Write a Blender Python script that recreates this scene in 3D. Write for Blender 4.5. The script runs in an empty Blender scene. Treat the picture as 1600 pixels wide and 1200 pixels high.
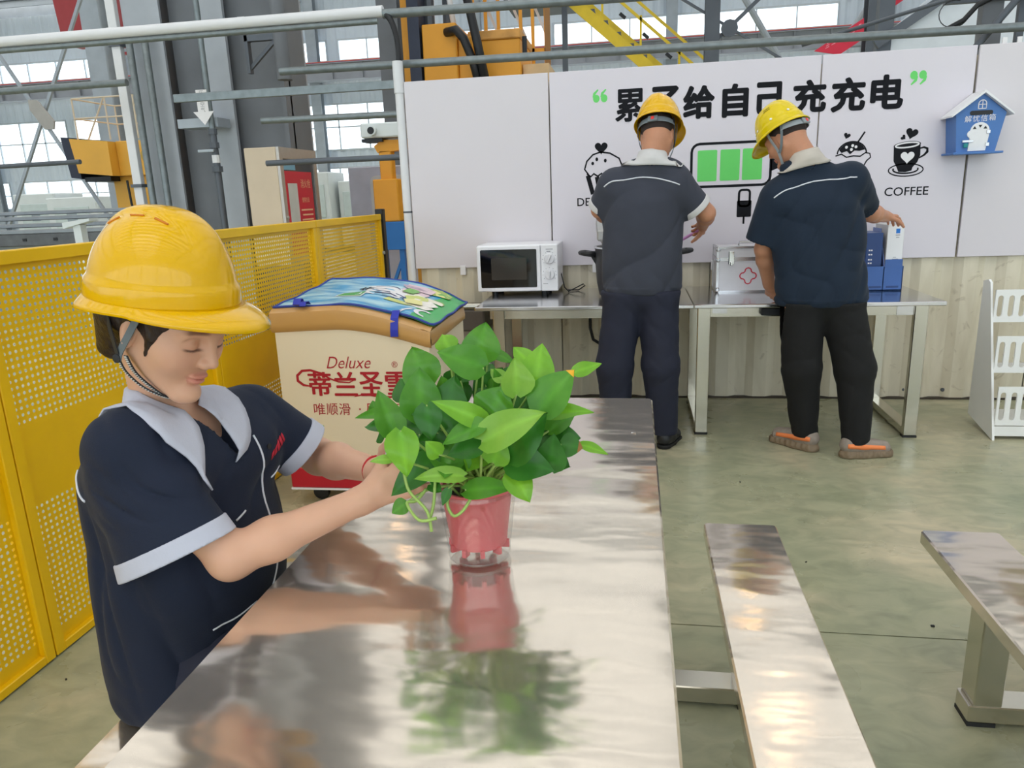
import bpy, bmesh, math, random
import numpy as np
from mathutils import Vector, Matrix, Euler
from mathutils.bvhtree import BVHTree
random.seed(7)
PI = math.pi
scene = bpy.context.scene
COL = scene.collection

# ------------------------------------------------------------------ camera, world, lights, exposure
YAW, PITCH, ROLL, FPX, CAM_H = 0.168437, 0.250884, -0.0381658, 1156.58, 1.42
cy_, sy_, cp_, sp_ = math.cos(YAW), math.sin(YAW), math.cos(PITCH), math.sin(PITCH)
fw = Vector((-sy_*cp_, cy_*cp_, -sp_)); r0 = Vector((cy_, sy_, 0)); u0 = r0.cross(fw)
rt = r0*math.cos(ROLL) + u0*math.sin(ROLL); up = -r0*math.sin(ROLL) + u0*math.cos(ROLL)
cam_d = bpy.data.cameras.new('camera'); cam_d.sensor_width = 36.0; cam_d.lens = FPX/1600*36
cam_d.clip_end = 200; cam_d.clip_start = 0.05
cam = bpy.data.objects.new('camera', cam_d); COL.objects.link(cam)
cam.matrix_world = Matrix(((rt.x, up.x, -fw.x, 0), (rt.y, up.y, -fw.y, 0), (rt.z, up.z, -fw.z, CAM_H), (0, 0, 0, 1)))
scene.camera = cam

world = bpy.data.worlds.new('sky'); scene.world = world; world.use_nodes = True
bg = world.node_tree.nodes['Background']
bg.inputs[0].default_value = (0.93, 0.97, 1.0, 1); bg.inputs[1].default_value = 2.1
# soft overcast sun falling through the skylights
sun_d = bpy.data.lights.new('daylight', 'SUN'); sun_d.energy = 1.0; sun_d.angle = math.radians(40)
sun_d.color = (1.0, 0.97, 0.93)
sun = bpy.data.objects.new('daylight', sun_d); COL.objects.link(sun)
sun.rotation_euler = (math.radians(38), math.radians(-12), 0)

vs = scene.view_settings
vs.view_transform = 'Standard'; vs.look = 'None'; vs.gamma = 1.0; vs.use_curve_mapping = False
vs.exposure = 0.46
scene.cycles.max_bounces = 6; scene.cycles.diffuse_bounces = 3; scene.cycles.glossy_bounces = 3; scene.cycles.transparent_max_bounces = 10

# ------------------------------------------------------------------ materials
def lin(c):
    return tuple(((v/255)/12.92 if v/255 <= 0.04045 else ((v/255+0.055)/1.055)**2.4) for v in c[:3]) + (1.0,)
MATS = {}
def mat(name, col, rough=0.5, metal=0.0, var=0.06, scale=6.0, bump=0.0, bscale=60.0, spec=0.5, coat=0.0, stretch=None,
        col2=None, trans=0.0, sss=0.0, emit=None, sheen=0.0, vcol=None, ior=1.45, rvar=0.0, alpha=None):
    if name in MATS: return MATS[name]
    m = bpy.data.materials.new(name); m.use_nodes = True; nt = m.node_tree; n = nt.nodes; L = nt.links
    b = n['Principled BSDF']
    c = lin(col); b.inputs['Base Color'].default_value = c
    b.inputs['Roughness'].default_value = rough; b.inputs['Metallic'].default_value = metal
    b.inputs['Specular IOR Level'].default_value = spec; b.inputs['IOR'].default_value = ior
    b.inputs['Coat Weight'].default_value = coat; b.inputs['Coat Roughness'].default_value = 0.06
    b.inputs['Transmission Weight'].default_value = trans
    if sheen: b.inputs['Sheen Weight'].default_value = sheen
    if alpha is not None: b.inputs['Alpha'].default_value = alpha
    if sss:
        b.inputs['Subsurface Weight'].default_value = sss; b.inputs['Subsurface Radius'].default_value = (0.012, 0.005, 0.003)
        b.inputs['Subsurface Scale'].default_value = 1.0
    tc = n.new('ShaderNodeTexCoord'); mp = n.new('ShaderNodeMapping')
    L.new(tc.outputs['Object'], mp.inputs[0])
    if stretch: mp.inputs['Scale'].default_value = stretch
    nz = n.new('ShaderNodeTexNoise'); nz.inputs['Scale'].default_value = scale; nz.inputs['Detail'].default_value = 5
    L.new(mp.outputs[0], nz.inputs['Vector'])
    if var or col2:
        rp = n.new('ShaderNodeValToRGB'); rp.color_ramp.elements[0].position = 0.3; rp.color_ramp.elements[1].position = 0.7
        if col2: c2 = lin(col2); rp.color_ramp.elements[0].color = c2; rp.color_ramp.elements[1].color = c
        else:
            rp.color_ramp.elements[0].color = tuple(v*(1-var) for v in c[:3]) + (1,)
            rp.color_ramp.elements[1].color = tuple(min(1, v*(1+var)) for v in c[:3]) + (1,)
        L.new(nz.outputs['Fac'], rp.inputs[0]); out = rp.outputs[0]
        if vcol:
            at = n.new('ShaderNodeAttribute'); at.attribute_name = vcol
            mx = n.new('ShaderNodeMix'); mx.data_type = 'RGBA'; mx.blend_type = 'MULTIPLY'; mx.inputs[0].default_value = 1
            L.new(out, mx.inputs[6]); L.new(at.outputs['Color'], mx.inputs[7]); out = mx.outputs[2]
        L.new(out, b.inputs['Base Color'])
    if rvar:
        mr = n.new('ShaderNodeMapRange'); mr.inputs[1].default_value = 0.3; mr.inputs[2].default_value = 0.7
        mr.inputs[3].default_value = max(0, rough-rvar); mr.inputs[4].default_value = rough+rvar
        L.new(nz.outputs['Fac'], mr.inputs[0]); L.new(mr.outputs[0], b.inputs['Roughness'])
    if bump:
        nb = n.new('ShaderNodeTexNoise'); nb.inputs['Scale'].default_value = bscale; nb.inputs['Detail'].default_value = 3
        L.new(mp.outputs[0], nb.inputs['Vector'])
        bp = n.new('ShaderNodeBump'); bp.inputs['Strength'].default_value = bump; bp.inputs['Distance'].default_value = 0.01
        L.new(nb.outputs['Fac'], bp.inputs['Height']); L.new(bp.outputs[0], b.inputs['Normal'])
    if emit:
        b.inputs['Emission Color'].default_value = lin(emit[0]); b.inputs['Emission Strength'].default_value = emit[1]
    MATS[name] = m
    return m

# ------------------------------------------------------------------ mesh builder
def frame(d):
    d = Vector(d).normalized(); a = Vector((0, 0, 1)) if abs(d.z) < 0.9 else Vector((1, 0, 0))
    x = a.cross(d).normalized(); return x, d.cross(x)
class MB:
    def __init__(s): s.v = []; s.f = []
    def add(s, vs, fs):
        o = len(s.v); s.v += [tuple(v) for v in vs]; s.f += [tuple(i+o for i in f) for f in fs]; return s
    def box(s, c, d, bev=0.0, rot=None):
        """box centre c, full size d, chamfer bev, optional 3x3 rotation"""
        hx, hy, hz = d[0]/2, d[1]/2, d[2]/2
        if bev <= 0:
            vs = [(sx*hx, sy*hy, sz*hz) for sx in (-1, 1) for sy in (-1, 1) for sz in (-1, 1)]
            fs = [(0, 1, 3, 2), (4, 6, 7, 5), (0, 4, 5, 1), (2, 3, 7, 6), (0, 2, 6, 4), (1, 5, 7, 3)]
        else:
            bev = min(bev, hx*.98, hy*.98, hz*.98)
            vs = []; idx = {}
            for sx in (-1, 1):
                for sy in (-1, 1):
                    for sz in (-1, 1):
                        for ax in range(3):
                            h = [hx-bev, hy-bev, hz-bev]; h[ax] += bev
                            idx[(sx, sy, sz, ax)] = len(vs); vs.append((sx*h[0], sy*h[1], sz*h[2]))
            fs = []
            sg = lambda ax, v, a, b: {0: (v, a, b), 1: (b, v, a), 2: (a, b, v)}[ax]
            for ax in range(3):
                for v in (-1, 1):
                    q = [idx[sg(ax, v, a, b)+(ax,)] for a, b in ((-1, -1), (1, -1), (1, 1), (-1, 1))]
                    fs.append(tuple(q if v > 0 else q[::-1]))
            for ax in range(3):
                b1, b2 = (ax+1) % 3, (ax+2) % 3
                for p in (-1, 1):
                    for q in (-1, 1):
                        k = lambda t, a: idx[{0: (t, p, q), 1: (q, t, p), 2: (p, q, t)}[ax]+(a,)]
                        f4 = [k(-1, b1), k(1, b1), k(1, b2), k(-1, b2)]
                        fs.append(tuple(f4 if p*q < 0 else f4[::-1]))
            for sx in (-1, 1):
                for sy in (-1, 1):
                    for sz in (-1, 1):
                        t = [idx[(sx, sy, sz, a)] for a in range(3)]
                        fs.append(tuple(t if sx*sy*sz > 0 else t[::-1]))
        if rot is not None: vs = [rot @ Vector(v) for v in vs]
        return s.add([(v[0]+c[0], v[1]+c[1], v[2]+c[2]) for v in vs], fs)
    def bx(s, x0, x1, y0, y1, z0, z1, bev=0.0):
        return s.box(((x0+x1)/2, (y0+y1)/2, (z0+z1)/2), (abs(x1-x0), abs(y1-y0), abs(z1-z0)), bev)
    def beam(s, a, b, w, h, bev=0.0, upv=(0, 0, 1)):
        a, b = Vector(a), Vector(b); d = (b-a); L = d.length; d.normalize()
        x = d.cross(Vector(upv))
        if x.length < 1e-4: x = d.cross(Vector((0, 1, 0)))
        x.normalize(); z = x.cross(d)
        R = Matrix((x, d, z)).transposed()
        return s.box((a+b)/2, (w, L, h), bev, R)
    def tube(s, pts, r, n=10, cap=True, closed=False):
        pts = [Vector(p) for p in pts]; m = len(pts); rs = r if hasattr(r, '__len__') else [r]*m
        o = len(s.v); px = None
        for i, p in enumerate(pts):
            a = pts[i-1] if (i > 0 or closed) else p; b = pts[(i+1) % m] if (i < m-1 or closed) else p
            d = (b-a).normalized()
            if px is None: px, py = frame(d)
            px = (px - d*px.dot(d)).normalized(); py = d.cross(px)
            for k in range(n):
                t = 2*PI*k/n; s.v.append(tuple(p + (px*math.cos(t)+py*math.sin(t))*rs[i]))
        for i in range(m if closed else m-1):
            j = (i+1) % m
            for k in range(n):
                l = (k+1) % n; s.f.append((o+i*n+k, o+i*n+l, o+j*n+l, o+j*n+k))
        if cap and not closed:
            s.f.append(tuple(o+k for k in range(n))[::-1]); s.f.append(tuple(o+(m-1)*n+k for k in range(n)))
        return s
    def lathe(s, prof, c=(0, 0, 0), n=24, axis=(0, 0, 1), cap=True):
        """prof: list of (radius, height)"""
        ax = Vector(axis).normalized(); x, y = frame(ax); c = Vector(c); o = len(s.v)
        for r, h in prof:
            for k in range(n):
                t = 2*PI*k/n; s.v.append(tuple(c + ax*h + (x*math.cos(t)+y*math.sin(t))*r))
        for i in range(len(prof)-1):
            for k in range(n):
                l = (k+1) % n; s.f.append((o+i*n+k, o+i*n+l, o+(i+1)*n+l, o+(i+1)*n+k))
        if cap:
            if prof[0][0] > 1e-4: s.f.append(tuple(o+k for k in range(n))[::-1])
            if prof[-1][0] > 1e-4: s.f.append(tuple(o+(len(prof)-1)*n+k for k in range(n)))
        return s
    def prism(s, poly, a, b, axis=1):
        """2D polygon extruded from a to b along axis (0,1,2); poly gives the other two coordinates in order"""
        def P(p, t): return {0: (t, p[0], p[1]), 1: (p[0], t, p[1]), 2: (p[0], p[1], t)}[axis]
        n = len(poly); vs = [P(p, a) for p in poly]+[P(p, b) for p in poly]
        fs = [tuple(range(n))[::-1], tuple(range(n, 2*n))]+[(i, (i+1) % n, n+(i+1) % n, n+i) for i in range(n)]
        return s.add(vs, fs)
    def grid(s, fn, nu, nv, cu=False):
        o = len(s.v)
        for j in range(nv+1):
            for i in range(nu+(0 if cu else 1)): s.v.append(tuple(fn(i/nu, j/nv)))
        w = nu if cu else nu+1
        for j in range(nv):
            for i in range(nu): s.f.append((o+j*w+i, o+j*w+(i+1) % w, o+(j+1)*w+(i+1) % w, o+(j+1)*w+i))
        return s
    def mesh(s, name, smooth=False, fix=True, ang=None):
        me = bpy.data.meshes.new(name); me.from_pydata(s.v, [], s.f)
        if fix:
            bm = bmesh.new(); bm.from_mesh(me); bmesh.ops.recalc_face_normals(bm, faces=bm.faces); bm.to_mesh(me); bm.free()
        if smooth or ang:
            me.shade_smooth()
            if ang: me.set_sharp_from_angle(angle=math.radians(ang))
        return me
    def obj(s, name, m=None, parent=None, smooth=False, fix=True, ang=None, label=None):
        o = bpy.data.objects.new(name, s.mesh(name, smooth, fix, ang)); COL.objects.link(o)
        if m is not None: o.data.materials.append(m)
        if parent is not None:
            o.parent = parent; o.matrix_parent_inverse = Matrix.Identity(4)
        if label: o['label'] = label
        return o
def local(o, parent):
    """re-express a mesh given in world coordinates in the frame of its parent"""
    o.data.transform(wmat(parent).inverted()); return o
def wmat(o):
    m = o.matrix_basis.copy()
    return wmat(o.parent) @ m if o.parent else m
def thing(name, label, cat, loc=(0, 0, 0), rz=0.0, group=None):
    o = bpy.data.objects.new(name, None); COL.objects.link(o); o.empty_display_size = 0.1
    o.location = loc; o.rotation_euler = (0, 0, rz); o['label'] = label; o['category'] = cat
    if group: o['group'] = group
    return o
def tag(o, label, cat, group=None):
    o['label'] = label; o['category'] = cat
    if group: o['group'] = group
    return o
def struct(o, label=None):
    o['kind'] = 'structure'
    if label: o['label'] = label
    return o
def copy_tree(o, parent=None):
    c = o.copy(); COL.objects.link(c); c.parent = parent
    for ch in list(o.children): copy_tree(ch, c)
    return c
def text_mesh(body, bold=0.0, shear=0.0):
    cu = bpy.data.curves.new('lettering', 'FONT'); cu.body = body; cu.offset = bold; cu.shear = shear
    cu.resolution_u = 3
    t = bpy.data.objects.new('lettering', cu); COL.objects.link(t)
    dg = bpy.context.evaluated_depsgraph_get(); dg.update()
    me = bpy.data.meshes.new_from_object(t.evaluated_get(dg))
    bpy.data.objects.remove(t); bpy.data.curves.remove(cu)
    return me
def text_into(mb, body, o, ux, uz, w, h, bold=0.0, shear=0.0, keep=False):
    """flat lettering fitted into a w x h box centred at o, spanned by unit vectors ux, uz"""
    me = text_mesh(body, bold, shear); vs = [v.co.copy() for v in me.vertices]
    if not vs: return
    x0, x1 = min(v.x for v in vs), max(v.x for v in vs); y0, y1 = min(v.y for v in vs), max(v.y for v in vs)
    sx, sy = w/(x1-x0), h/(y1-y0)
    if keep: sx = sy = min(sx, sy)
    o, ux, uz = Vector(o), Vector(ux), Vector(uz)
    mb.add([o + ux*((v.x-(x0+x1)/2)*sx) + uz*((v.y-(y0+y1)/2)*sy) for v in vs], [tuple(p.vertices) for p in me.polygons])
    bpy.data.meshes.remove(me)
# ------------------------------------------------------------------ the hall: floor, far wall, roof
def floor_mat():
    m = bpy.data.materials.new('worn_green_epoxy'); m.use_nodes = True; nt = m.node_tree; n = nt.nodes; L = nt.links; b = n['Principled BSDF']
    g = n.new('ShaderNodeNewGeometry')
    def noise(sc, det, dist=0.0, st=(1, 1, 1)):
        mp = n.new('ShaderNodeMapping'); mp.inputs['Scale'].default_value = st; L.new(g.outputs['Position'], mp.inputs[0])
        t = n.new('ShaderNodeTexNoise'); t.inputs['Scale'].default_value = sc; t.inputs['Detail'].default_value = det
        t.inputs['Distortion'].default_value = dist; L.new(mp.outputs[0], t.inputs['Vector']); return t.outputs['Fac']
    def ramp(f, stops):
        r = n.new('ShaderNodeValToRGB'); e = r.color_ramp.elements
        e[0].position, e[0].color = stops[0][0], lin(stops[0][1]); e[1].position, e[1].color = stops[-1][0], lin(stops[-1][1])
        for p, c in stops[1:-1]: q = e.new(p); q.color = lin(c)
        L.new(f, r.inputs[0]); return r.outputs[0]
    def mix(f, a, c, mode='MIX'):
        x = n.new('ShaderNodeMix'); x.data_type = 'RGBA'; x.blend_type = mode
        if isinstance(f, float): x.inputs[0].default_value = f
        else: L.new(f, x.inputs[0])
        L.new(a, x.inputs[6]); L.new(c, x.inputs[7]); return x.outputs[2]
    base = ramp(noise(1.1, 7, 0.6), [(0.32, (152, 157, 124)), (0.5, (172, 171, 140)), (0.66, (204, 192, 162))])
    fine = ramp(noise(7, 8, 0.9, (1, 1.6, 1)), [(0.3, (176, 182, 166)), (0.55, (224, 224, 214)), (0.75, (250, 247, 238))])
    c = mix(0.75, base, fine, 'MULTIPLY')
    scr = ramp(noise(2.2, 9, 2.2, (1, 3, 1)), [(0.66, (255, 255, 255)), (0.74, (205, 200, 180))])
    c = mix(0.6, c, scr, 'MULTIPLY')
    hs = n.new('ShaderNodeBrightContrast'); hs.inputs[1].default_value = 0.06; L.new(c, hs.inputs[0]); c = hs.outputs[0]
    L.new(c, b.inputs['Base Color'])
    mr = n.new('ShaderNodeMapRange'); mr.inputs[1].default_value = 0.35; mr.inputs[2].default_value = 0.7; mr.inputs[3].default_value = 0.22; mr.inputs[4].default_value = 0.5
    L.new(noise(3.0, 6, 0.4), mr.inputs[0]); L.new(mr.outputs[0], b.inputs['Roughness'])
    bp = n.new('ShaderNodeBump'); bp.inputs['Strength'].default_value = 0.05; bp.inputs['Distance'].default_value = 0.003
    L.new(noise(14, 6), bp.inputs['Height']); L.new(bp.outputs[0], b.inputs['Normal'])
    return m
M_floor = floor_mat()
floor = struct(MB().bx(-46, 26, -14, 31, -0.30, -0.012).obj('floor', mat('joint_filler', (70, 70, 60), 0.9)))
for i, (x0, x1) in enumerate(((-46, -26), (-26, -14), (-14, -5.2), (-5.2, 3.4), (3.4, 12), (12, 26))):
    for (y0, y1) in ((-14, -4), (-4, 2.262), (2.262, 8.3), (8.3, 14.5), (14.5, 22), (22, 31)):
        MB().bx(x0+.003, x1-.003, y0+.003, y1-.003, -0.2, 0.0).obj('floor_slab', M_floor, floor)

def glass_mat(name, tint, gloss):
    m = bpy.data.materials.new(name); m.use_nodes = True; nt = m.node_tree; n = nt.nodes; L = nt.links
    t = n.new('ShaderNodeBsdfTransparent'); t.inputs[0].default_value = tint
    g = n.new('ShaderNodeBsdfGlossy'); g.inputs['Roughness'].default_value = 0.05
    x = n.new('ShaderNodeMixShader'); x.inputs[0].default_value = gloss
    L.new(t.outputs[0], x.inputs[1]); L.new(g.outputs[0], x.inputs[2])
    L.new(x.outputs[0], n['Material Output'].inputs[0]); return m
M_pane = glass_mat('window_glass', (0.93, 0.97, 0.99, 1), 0.06)
M_sheet = mat('pale_wall_sheet', (212, 222, 232), 0.5, 0, 0.03, 1.0)
M_sheet2 = mat('dark_roof_sheet', (104, 118, 130), 0.5, 0, 0.05, 1.0)
M_steel = mat('grey_painted_steel', (168, 176, 184), 0.5, 0.2, 0.08, 3.0)
M_dsteel = mat('dark_painted_steel', (92, 97, 104), 0.5, 0.3, 0.10, 3.0)
M_girder = mat('girder_grey', (160, 163, 170), 0.55, 0.1, 0.08, 2.0)
M_frame = mat('window_frame_grey', (200, 208, 214), 0.5)
YF = 30.0
def ribbed(x0, x1, z0, z1, y, pitch=0.30, d=0.035, facing=-1):
    """vertical-ribbed sheet between x0..x1, z0..z1 with a back side"""
    xs = []; x = x0
    while x < x1-1e-6:
        e = min(x+pitch, x1)
        for t, dep in ((0, 0), (0.06, 1), (0.16, 1), (0.22, 0)):
            xx = x+t*pitch/0.30
            if xx < e: xs.append((xx, y+facing*d*dep))
        x = e
    xs.append((x1, y))
    mb = MB(); n = len(xs)
    mb.add([(a, b, z0) for a, b in xs]+[(a, b, z1) for a, b in xs], [(i, i+1, n+i+1, n+i) for i in range(n-1)])
    mb.add([(x0, y+0.03*-facing, z0), (x1, y+0.03*-facing, z0), (x1, y+0.03*-facing, z1), (x0, y+0.03*-facing, z1)], [(0, 1, 2, 3)])
    return mb
wall_far = struct(MB().bx(-46, 26, YF+0.1, YF+0.2, 8.6, 9.3).obj('wall_far', M_sheet))
bands = [(0, 1.55), (2.75, 3.38), (5.2, 6.72), (7.55, 9.3)]
for (x0, x1) in ((-46, -34), (-34, -22), (-22, -10), (-10, 2), (2, 14), (14, 26)):
    for (z0, z1) in bands:
        ribbed(x0, x1, z0, z1, YF, 0.4).obj('wall_sheet', M_sheet, wall_far)
wn = 0
wins = [(6.72, 7.55, -46, -30), (6.72, 7.55, -28, -21.3), (6.72, 7.55, -19.6, -12), (6.72, 7.55, -11.5, -3.3), (6.72, 7.55, -3.0, 1.2), (6.72, 7.55, 1.5, 7.05), (6.72, 7.55, 10, 26),
        (3.38, 5.2, -46, -30), (3.38, 5.2, -28.5, -24), (3.38, 5.2, -23.6, -19), (3.38, 5.2, -18, -8), (3.38, 5.2, -4, 6), (1.55, 2.75, -40, -27.3), (1.55, 2.75, -26.6, -19.5), (1.55, 2.75, -18, -8.2), (1.55, 2.75, -4, 6)]
fills = {}
for (z0, z1, x0, x1) in wins: fills.setdefault((z0, z1), []).append((x0, x1))
for (z0, z1), sp in fills.items():
    e = -46
    for (x0, x1) in sorted(sp)+[(26, 26)]:
        if x0-e > 0.05: ribbed(e, x0, z0, z1, YF, 0.4).obj('wall_sheet', M_sheet, wall_far)
        e = x1
for (z0, z1, x0, x1) in wins:
    wn += 1
    mb = MB(); t = 0.045
    mb.bx(x0, x1, YF-.05, YF+.03, z0, z0+t*1.5); mb.bx(x0, x1, YF-.05, YF+.03, z1-t*1.5, z1)
    k = max(1, round((x1-x0)/1.25)); rows = 1 if z1-z0 < 1 else 2
    for i in range(k+1): xx = x0+(x1-x0)*i/k; mb.bx(xx-t/2, xx+t/2, YF-.045, YF+.03, z0, z1)
    for j in range(1, rows): zz = z0+(z1-z0)*j/rows; mb.bx(x0, x1, YF-.045, YF+.03, zz-t/2, zz+t/2)
    w = struct(mb.obj('window_%d' % wn, M_frame))
    for i in range(k):
        MB().bx(x0+(x1-x0)*i/k+t/2, x0+(x1-x0)*(i+1)/k-t/2, YF, YF+.008, z0+t, z1-t).obj('pane', M_pane, w)
# the remaining sides of the hall, outside the frame
wall_left = struct(MB().bx(-46.2, -46, -14, 31, 0, 9.6).obj('wall_left', M_sheet))
wall_right = struct(MB().bx(26, 26.2, -14, 31, 0, 9.6).obj('wall_right', M_sheet))
wall_front = struct(MB().bx(-46, 26, -14.2, -14, 0, 1.0).bx(-46, 26, -14.2, -14, 8.6, 9.6).obj('wall_front', M_sheet))
for i in range(13):
    x = -46+i*6
    MB().bx(x-.15, x+.15, -14.25, -13.95, 1.0, 8.6).obj('mullion', M_frame, wall_front)
    if i < 12: MB().bx(x+.15, x+5.85, -14.12, -14.1, 1.0, 8.6).obj('glazing', M_pane, wall_front)
for z in (3.4, 6.0): MB().bx(-46, 26, -14.2, -14.0, z-.06, z+.06).obj('transom', M_frame, wall_front)
# crane girder running along the far wall below the high windows, with its rail
gird = thing('crane_girder', 'long grey crane runway girder below the high windows of the far wall', 'girder', (0, 29, 6.2))
mb = MB()
mb.bx(-46, 26, -.05, .05, -.28, .28); mb.bx(-46, 26, -.2, .2, .28, .31); mb.bx(-46, 26, -.2, .2, -.31, -.28); mb.obj('web', M_girder, gird)
for i in range(60): MB().bx(-45+i*1.2, -44.98+i*1.2, -.18, -.05, -.28, .28).obj('stiffener', M_girder, gird)
MB().bx(-46, 26, -.06, .06, .31, .38).obj('rail', mat('rail_blue', (70, 70, 140), 0.5), gird)
MB().bx(-46, 26, -.16, -.13, .335, .365).obj('conductor_bar', mat('conductor_orange', (226, 110, 90), 0.5), gird)
# far columns
FARCOL = [-27.6, -20.4, -12.4, -5.9, 1.3, 8.6, 16]
for i, x in enumerate(FARCOL):
    c = struct(MB().bx(x-.2, x+.2, 29.45, 29.47, 0, 9.3).bx(x-.2, x+.2, 29.75, 29.77, 0, 9.3).bx(x-.02, x+.02, 29.47, 29.75, 0, 9.3).obj('trim_%d' % (i+1), M_steel))
# roof: dark sheets and clear skylight strips on purlins and girders
ceiling = struct(MB().bx(-46, 26, 30.2, 30.4, 9.3, 9.9).obj('ceiling', M_steel))
RZ = 9.45
y = -13.5; i = 0
M_sky = glass_mat('skylight_sheet', (0.84, 0.83, 0.81, 1), 0.03)
while y < 30:
    MB().bx(-46, 26, y, y+.56, RZ+.24, RZ+.27).obj('roof_sheet', M_sheet2, ceiling)
    MB().bx(-46, 26, y+.56, y+1.25, RZ+.255, RZ+.262).obj('skylight', M_sky, ceiling)
    MB().bx(-46, 26, y+.1, y+.17, RZ, RZ+.24).obj('purlin', M_steel, ceiling)
    y += 1.25; i += 1
for x in (-40, -33, -26.5, -20, -13, -6, 1, 8, 15, 22):
    MB().bx(x-.12, x+.12, -13.5, 30.2, RZ-.5, RZ-.46).bx(x-.12, x+.12, -13.5, 30.2, RZ-.04, RZ).bx(x-.02, x+.02, -13.5, 30.2, RZ-.46, RZ-.04).obj('roof_girder', M_steel, ceiling)
# high-bay lamps hanging in rows
M_lamp = mat('lamp_glow', (255, 226, 190), 0.5, emit=((255, 214, 170), 14.0), var=0)
M_shade = mat('lamp_shade_alu', (190, 192, 195), 0.35, 0.8)
lm = MB().lathe([(.05, .34), (.06, .2), (.12, .16), (.2, .02), (.21, 0), (.2, 0), (.11, .15), (.05, .18)], n=16, cap=False).mesh('shade', True)
lg = MB().lathe([(.0, .02), (.1, .03), (.12, .06), (.1, .12), (0, .14)], n=16).mesh('bulb', True)
lr = MB().tube([(0, 0, .34), (0, 0, 1.0)], .012, 6).mesh('rod')
for me, m in ((lm, M_shade), (lg, M_lamp), (lr, M_dsteel)): me.materials.append(m)
for x in (-13.5, -5.5, 2.6, 10.5):
    for y in (3.5, 7.5, 11.5, 15.5, 19.5, 23.5):
        t = thing('high_bay_lamp', 'round metal high-bay lamp, %s from the far wall in the %s row' % (['sixth', 'fifth', 'fourth', 'third', 'second', 'first'][int((y-3.5)/4)], {-13.5: 'leftmost', -5.5: 'second left', 2.6: 'second right', 10.5: 'rightmost'}[x]), 'lamp', (x, y, 8.45), 0, 'high-bay lamps under the roof')
        for nm, me in (('shade', lm), ('bulb', lg), ('rod', lr)):
            o = bpy.data.objects.new(nm, me); COL.objects.link(o); o.parent = t
# ------------------------------------------------------------------ ribbed dado wall behind the worktables, with the white boards on it
M_cream = bpy.data.materials.new('grimy_cream_sheet')
def cream():
    m = M_cream; m.use_nodes = True; nt = m.node_tree; n = nt.nodes; L = nt.links; b = n['Principled BSDF']
    g = n.new('ShaderNodeNewGeometry'); mp = n.new('ShaderNodeMapping'); mp.inputs['Scale'].default_value = (6, 6, 1.2); L.new(g.outputs['Position'], mp.inputs[0])
    a = n.new('ShaderNodeTexNoise'); a.inputs['Scale'].default_value = 1.6; a.inputs['Detail'].default_value = 8; a.inputs['Distortion'].default_value = .5; L.new(mp.outputs[0], a.inputs['Vector'])
    r = n.new('ShaderNodeValToRGB'); e = r.color_ramp.elements
    e[0].position, e[0].color = .3, lin((210, 200, 176)); e[1].position, e[1].color = .62, lin((226, 217, 195)); L.new(a.outputs['Fac'], r.inputs[0])
    a2 = n.new('ShaderNodeTexNoise'); a2.inputs['Scale'].default_value = 9; a2.inputs['Detail'].default_value = 6; a2.inputs['Distortion'].default_value = 1.5; L.new(g.outputs['Position'], a2.inputs['Vector'])
    r2 = n.new('ShaderNodeValToRGB'); e = r2.color_ramp.elements
    e[0].position, e[0].color = .25, lin((150, 132, 104)); e[1].position, e[1].color = .36, lin((255, 255, 255)); L.new(a2.outputs['Fac'], r2.inputs[0])
    x = n.new('ShaderNodeMix'); x.data_type = 'RGBA'; x.blend_type = 'MULTIPLY'; x.inputs[0].default_value = .45
    L.new(r.outputs[0], x.inputs[6]); L.new(r2.outputs[0], x.inputs[7]); L.new(x.outputs[2], b.inputs['Base Color']); b.inputs['Roughness'].default_value = .45
cream()
wall_back = struct(MB().bx(-1.5, 8, 5.19, 5.23, 0, 2.12).obj('wall_back', M_cream))
for i in range(9):
    x0 = -1.5+i*1.0
    o = ribbed(x0+.004, x0+.996, 0.012, 2.12, 5.135, .25, .028).obj('wall_sheet', M_cream, wall_back)
struct(MB().bx(-1.5, 8, 5.10, 5.19, 0, .012).obj('baseboard_back', mat('dark_sill', (70, 62, 52), .7)))
for i, (x, z) in enumerate(((0.9, .06), (1.78, .06), (2.02, .06), (.3, .07))):
    tag(MB().lathe([(.0, .012), (.012, .01), (.014, 0)], (x, 5.132, z), 8, (0, -1, 0)).obj('sheet_screw', M_dsteel), 'small dark screw low on the ribbed wall, ' + ['between the legs of the teal-shirted man', 'right of the right worktable leg', 'nearest the white rack', 'behind the left worktable leg'][i], 'screw', 'screws at the foot of the ribbed wall')

M_board = mat('white_board', (222, 216, 224), .38, 0, .012, 2.0)
M_board2 = mat('white_board_warm', (220, 214, 219), .38, 0, .012, 2.0)
M_ink = mat('black_print', (20, 21, 27), .6, 0, .1, 30, spec=.2)
M_green = mat('green_print', (106, 216, 106), .4, 0, .02)
M_white = mat('white_print', (236, 234, 236), .4, 0, .02)
BZ0, BZ1, BY = .935, 2.168, 5.085
def board(x0, x1, label, m=M_board, z0=BZ0, z1=BZ1):
    return tag(MB().bx(x0+.002, x1-.002, BY, BY+.018, z0, z1, .002).obj('display_board', m), label, 'board', 'white boards on the ribbed wall')
board(-1.52, -.552, 'blank white board at the left end of the row, above the microwave', M_board2)
b_main = board(-.548, 1.12, 'white board printed with the big black slogan and a green battery')
b_icon = board(1.124, 1.99, 'white board printed with an ice cream and a coffee cup')
board(2.0, 3.6, 'blank white board right of the seam behind the blue letter box', M_board2)
board(3.61, 5.2, 'blank white board at the far right end of the row, out by the rack', M_board2)
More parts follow.
